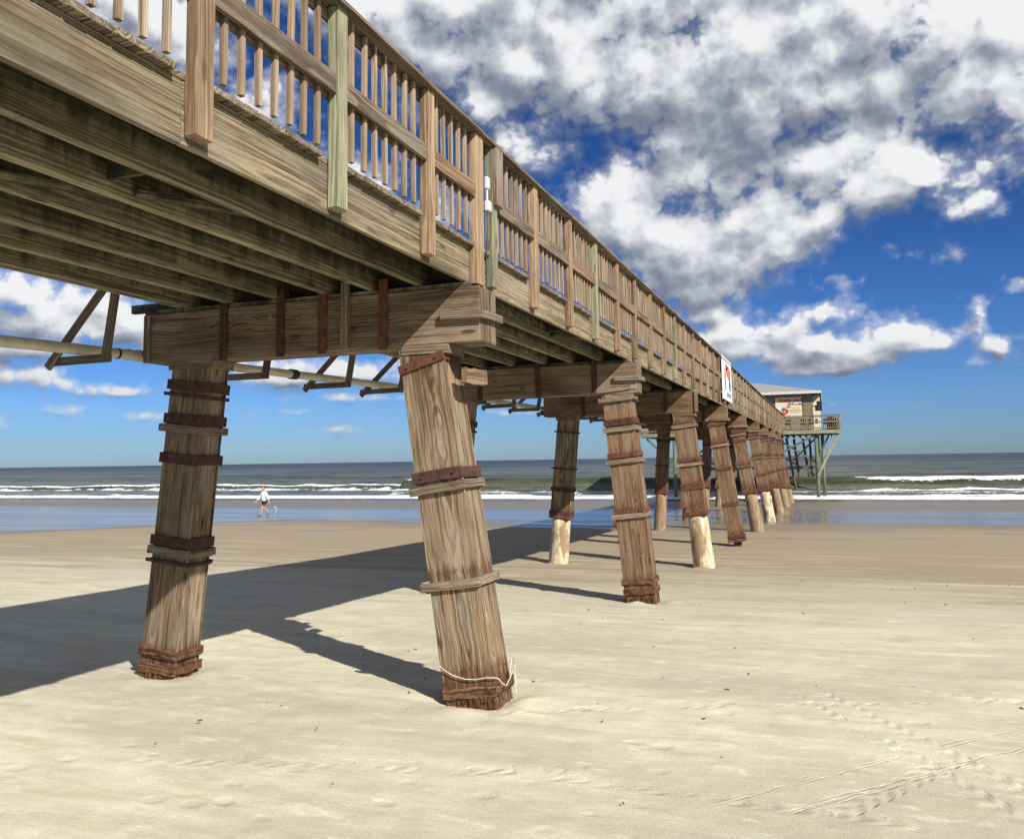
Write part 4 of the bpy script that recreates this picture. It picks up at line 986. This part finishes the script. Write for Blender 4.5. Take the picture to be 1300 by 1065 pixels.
bo = skinned('body', body, M['skin'], pe, 2)
sh = [[('b', K(0, 0, .80), .20), ('w', K(0, 0, 1.05), .215), ('c', K(.02, 0, 1.32), .21), ('n', K(.02, 0, 1.46), .085)]]
for s_ in (1, -1):
    n = str(s_); ar = -.16 if s_ > 0 else .2
    sh.append([('c', K(.02, 0, 1.32), .21), ('s' + n, K(.02, s_ * .21, 1.40), .115), ('e' + n, K(.02 + ar * .5, s_ * .29, 1.13), .105), ('r' + n, K(.05 + ar * 1.35, s_ * .30, .95), .07)])
skinned('shirt', sh, M['shirt'], pe, 1)
so_ = [[('p', K(0, 0, .93), .155), ('l', K(.03, .10, .80), .12), ('l2', K(.12, .10, .60), .09)], [('p', K(0, 0, .93), .155), ('r', K(-.01, -.10, .80), .12), ('r2', K(-.045, -.10, .62), .09)]]
skinned('shorts', so_, M['shorts'], pe, 1)
ha = [[('a', K(.0, 0, 1.60), .07), ('b', K(.0, 0, 1.70), .10), ('c', K(.045, 0, 1.78), .085)]]
skinned('hair', ha, M['hair'], pe, 2)
fc = MB(); fc.tube([K(.13, 0, 1.665), K(.165, 0, 1.645)], [.012, .015], 6)
fc.build('nose', M['skin']).parent = pe
for s_ in (1, -1):
    e_ = MB(); e_.tube([K(.125, s_ * .034, 1.685), K(.141, s_ * .034, 1.685)], .010, 6); e_.build('eye', M['hair']).parent = pe
    e_ = MB(); e_.tube([K(.03, s_ * .09, 1.66), K(.03, s_ * .108, 1.665)], [.022, .018], 8); e_.build('ear', M['skin']).parent = pe
mo = MB(); mo.tube([K(.127, -.02, 1.615), K(.136, 0, 1.613), K(.127, .02, 1.615)], .006, 5); mo.build('mouth', M['red']).parent = pe
for s_, c0, c1, z_ in ((1, (.24, .07), (.44, .03), 0), (-1, (-.38, .15), (-.22, .02), 0)):
    m2 = MB(); a_ = K(c0[0] - .03, s_ * .105, c0[1] + .02); b2 = K(c1[0], s_ * .108, c1[1] + .01); mid = tuple((u + v_) / 2 for u, v_ in zip(a_, b2))
    m2.tube([a_, mid, b2], [.055, .055, .04], 10); m2.build('shoe', M['shoe'], smooth=True).parent = pe
pe.rotation_euler = (0, 0, R_(240))

# small shore bird beside the walker
bd = tag(empty('seagull', (-36.9, 51.6, gz(51.6))), 'small white gull standing on the wet sand to the right of the walker', 'bird')
skinned('body', [[('b', (0, 0, .26), .085), ('t', (-.16, 0, .25), .045), ('u', (-.28, 0, .24), .012)], [('b', (0, 0, .26), .085), ('c', (.10, 0, .31), .065), ('n', (.14, 0, .39), .038), ('h', (.17, 0, .45), .045)],
    [('b', 0, 0), ('l1', (.0, .04, .16), .018), ('l2', (.0, .04, .01), .009), ('l3', (.05, .045, .008), .008)], [('b', 0, 0), ('r1', (-.02, -.04, .16), .018), ('r2', (-.02, -.04, .01), .009), ('r3', (.03, -.045, .008), .008)]], M['feather'], bd, 2)
m2 = MB(); m2.tube([(.205, 0, .452), (.235, 0, .448), (.27, 0, .438)], [.014, .010, .003], 6); m2.build('beak', M['yellow']).parent = bd
for s_ in (1, -1):
    m2 = MB(); m2.tube([(.08, s_ * .075, .31), (-.05, s_ * .092, .29), (-.2, s_ * .05, .26), (-.31, s_ * .02, .25)], [.02, .04, .03, .006], 8); m2.build('wing', M['wing'], smooth=True).parent = bd
bd.rotation_euler = (0, 0, R_(200)); bd.scale = (.75, .75, .75)

sc = bpy.context.scene
sc.cycles.max_bounces = 6; sc.cycles.diffuse_bounces = 4; sc.cycles.glossy_bounces = 3; sc.cycles.transmission_bounces = 2; sc.cycles.caustics_reflective = False
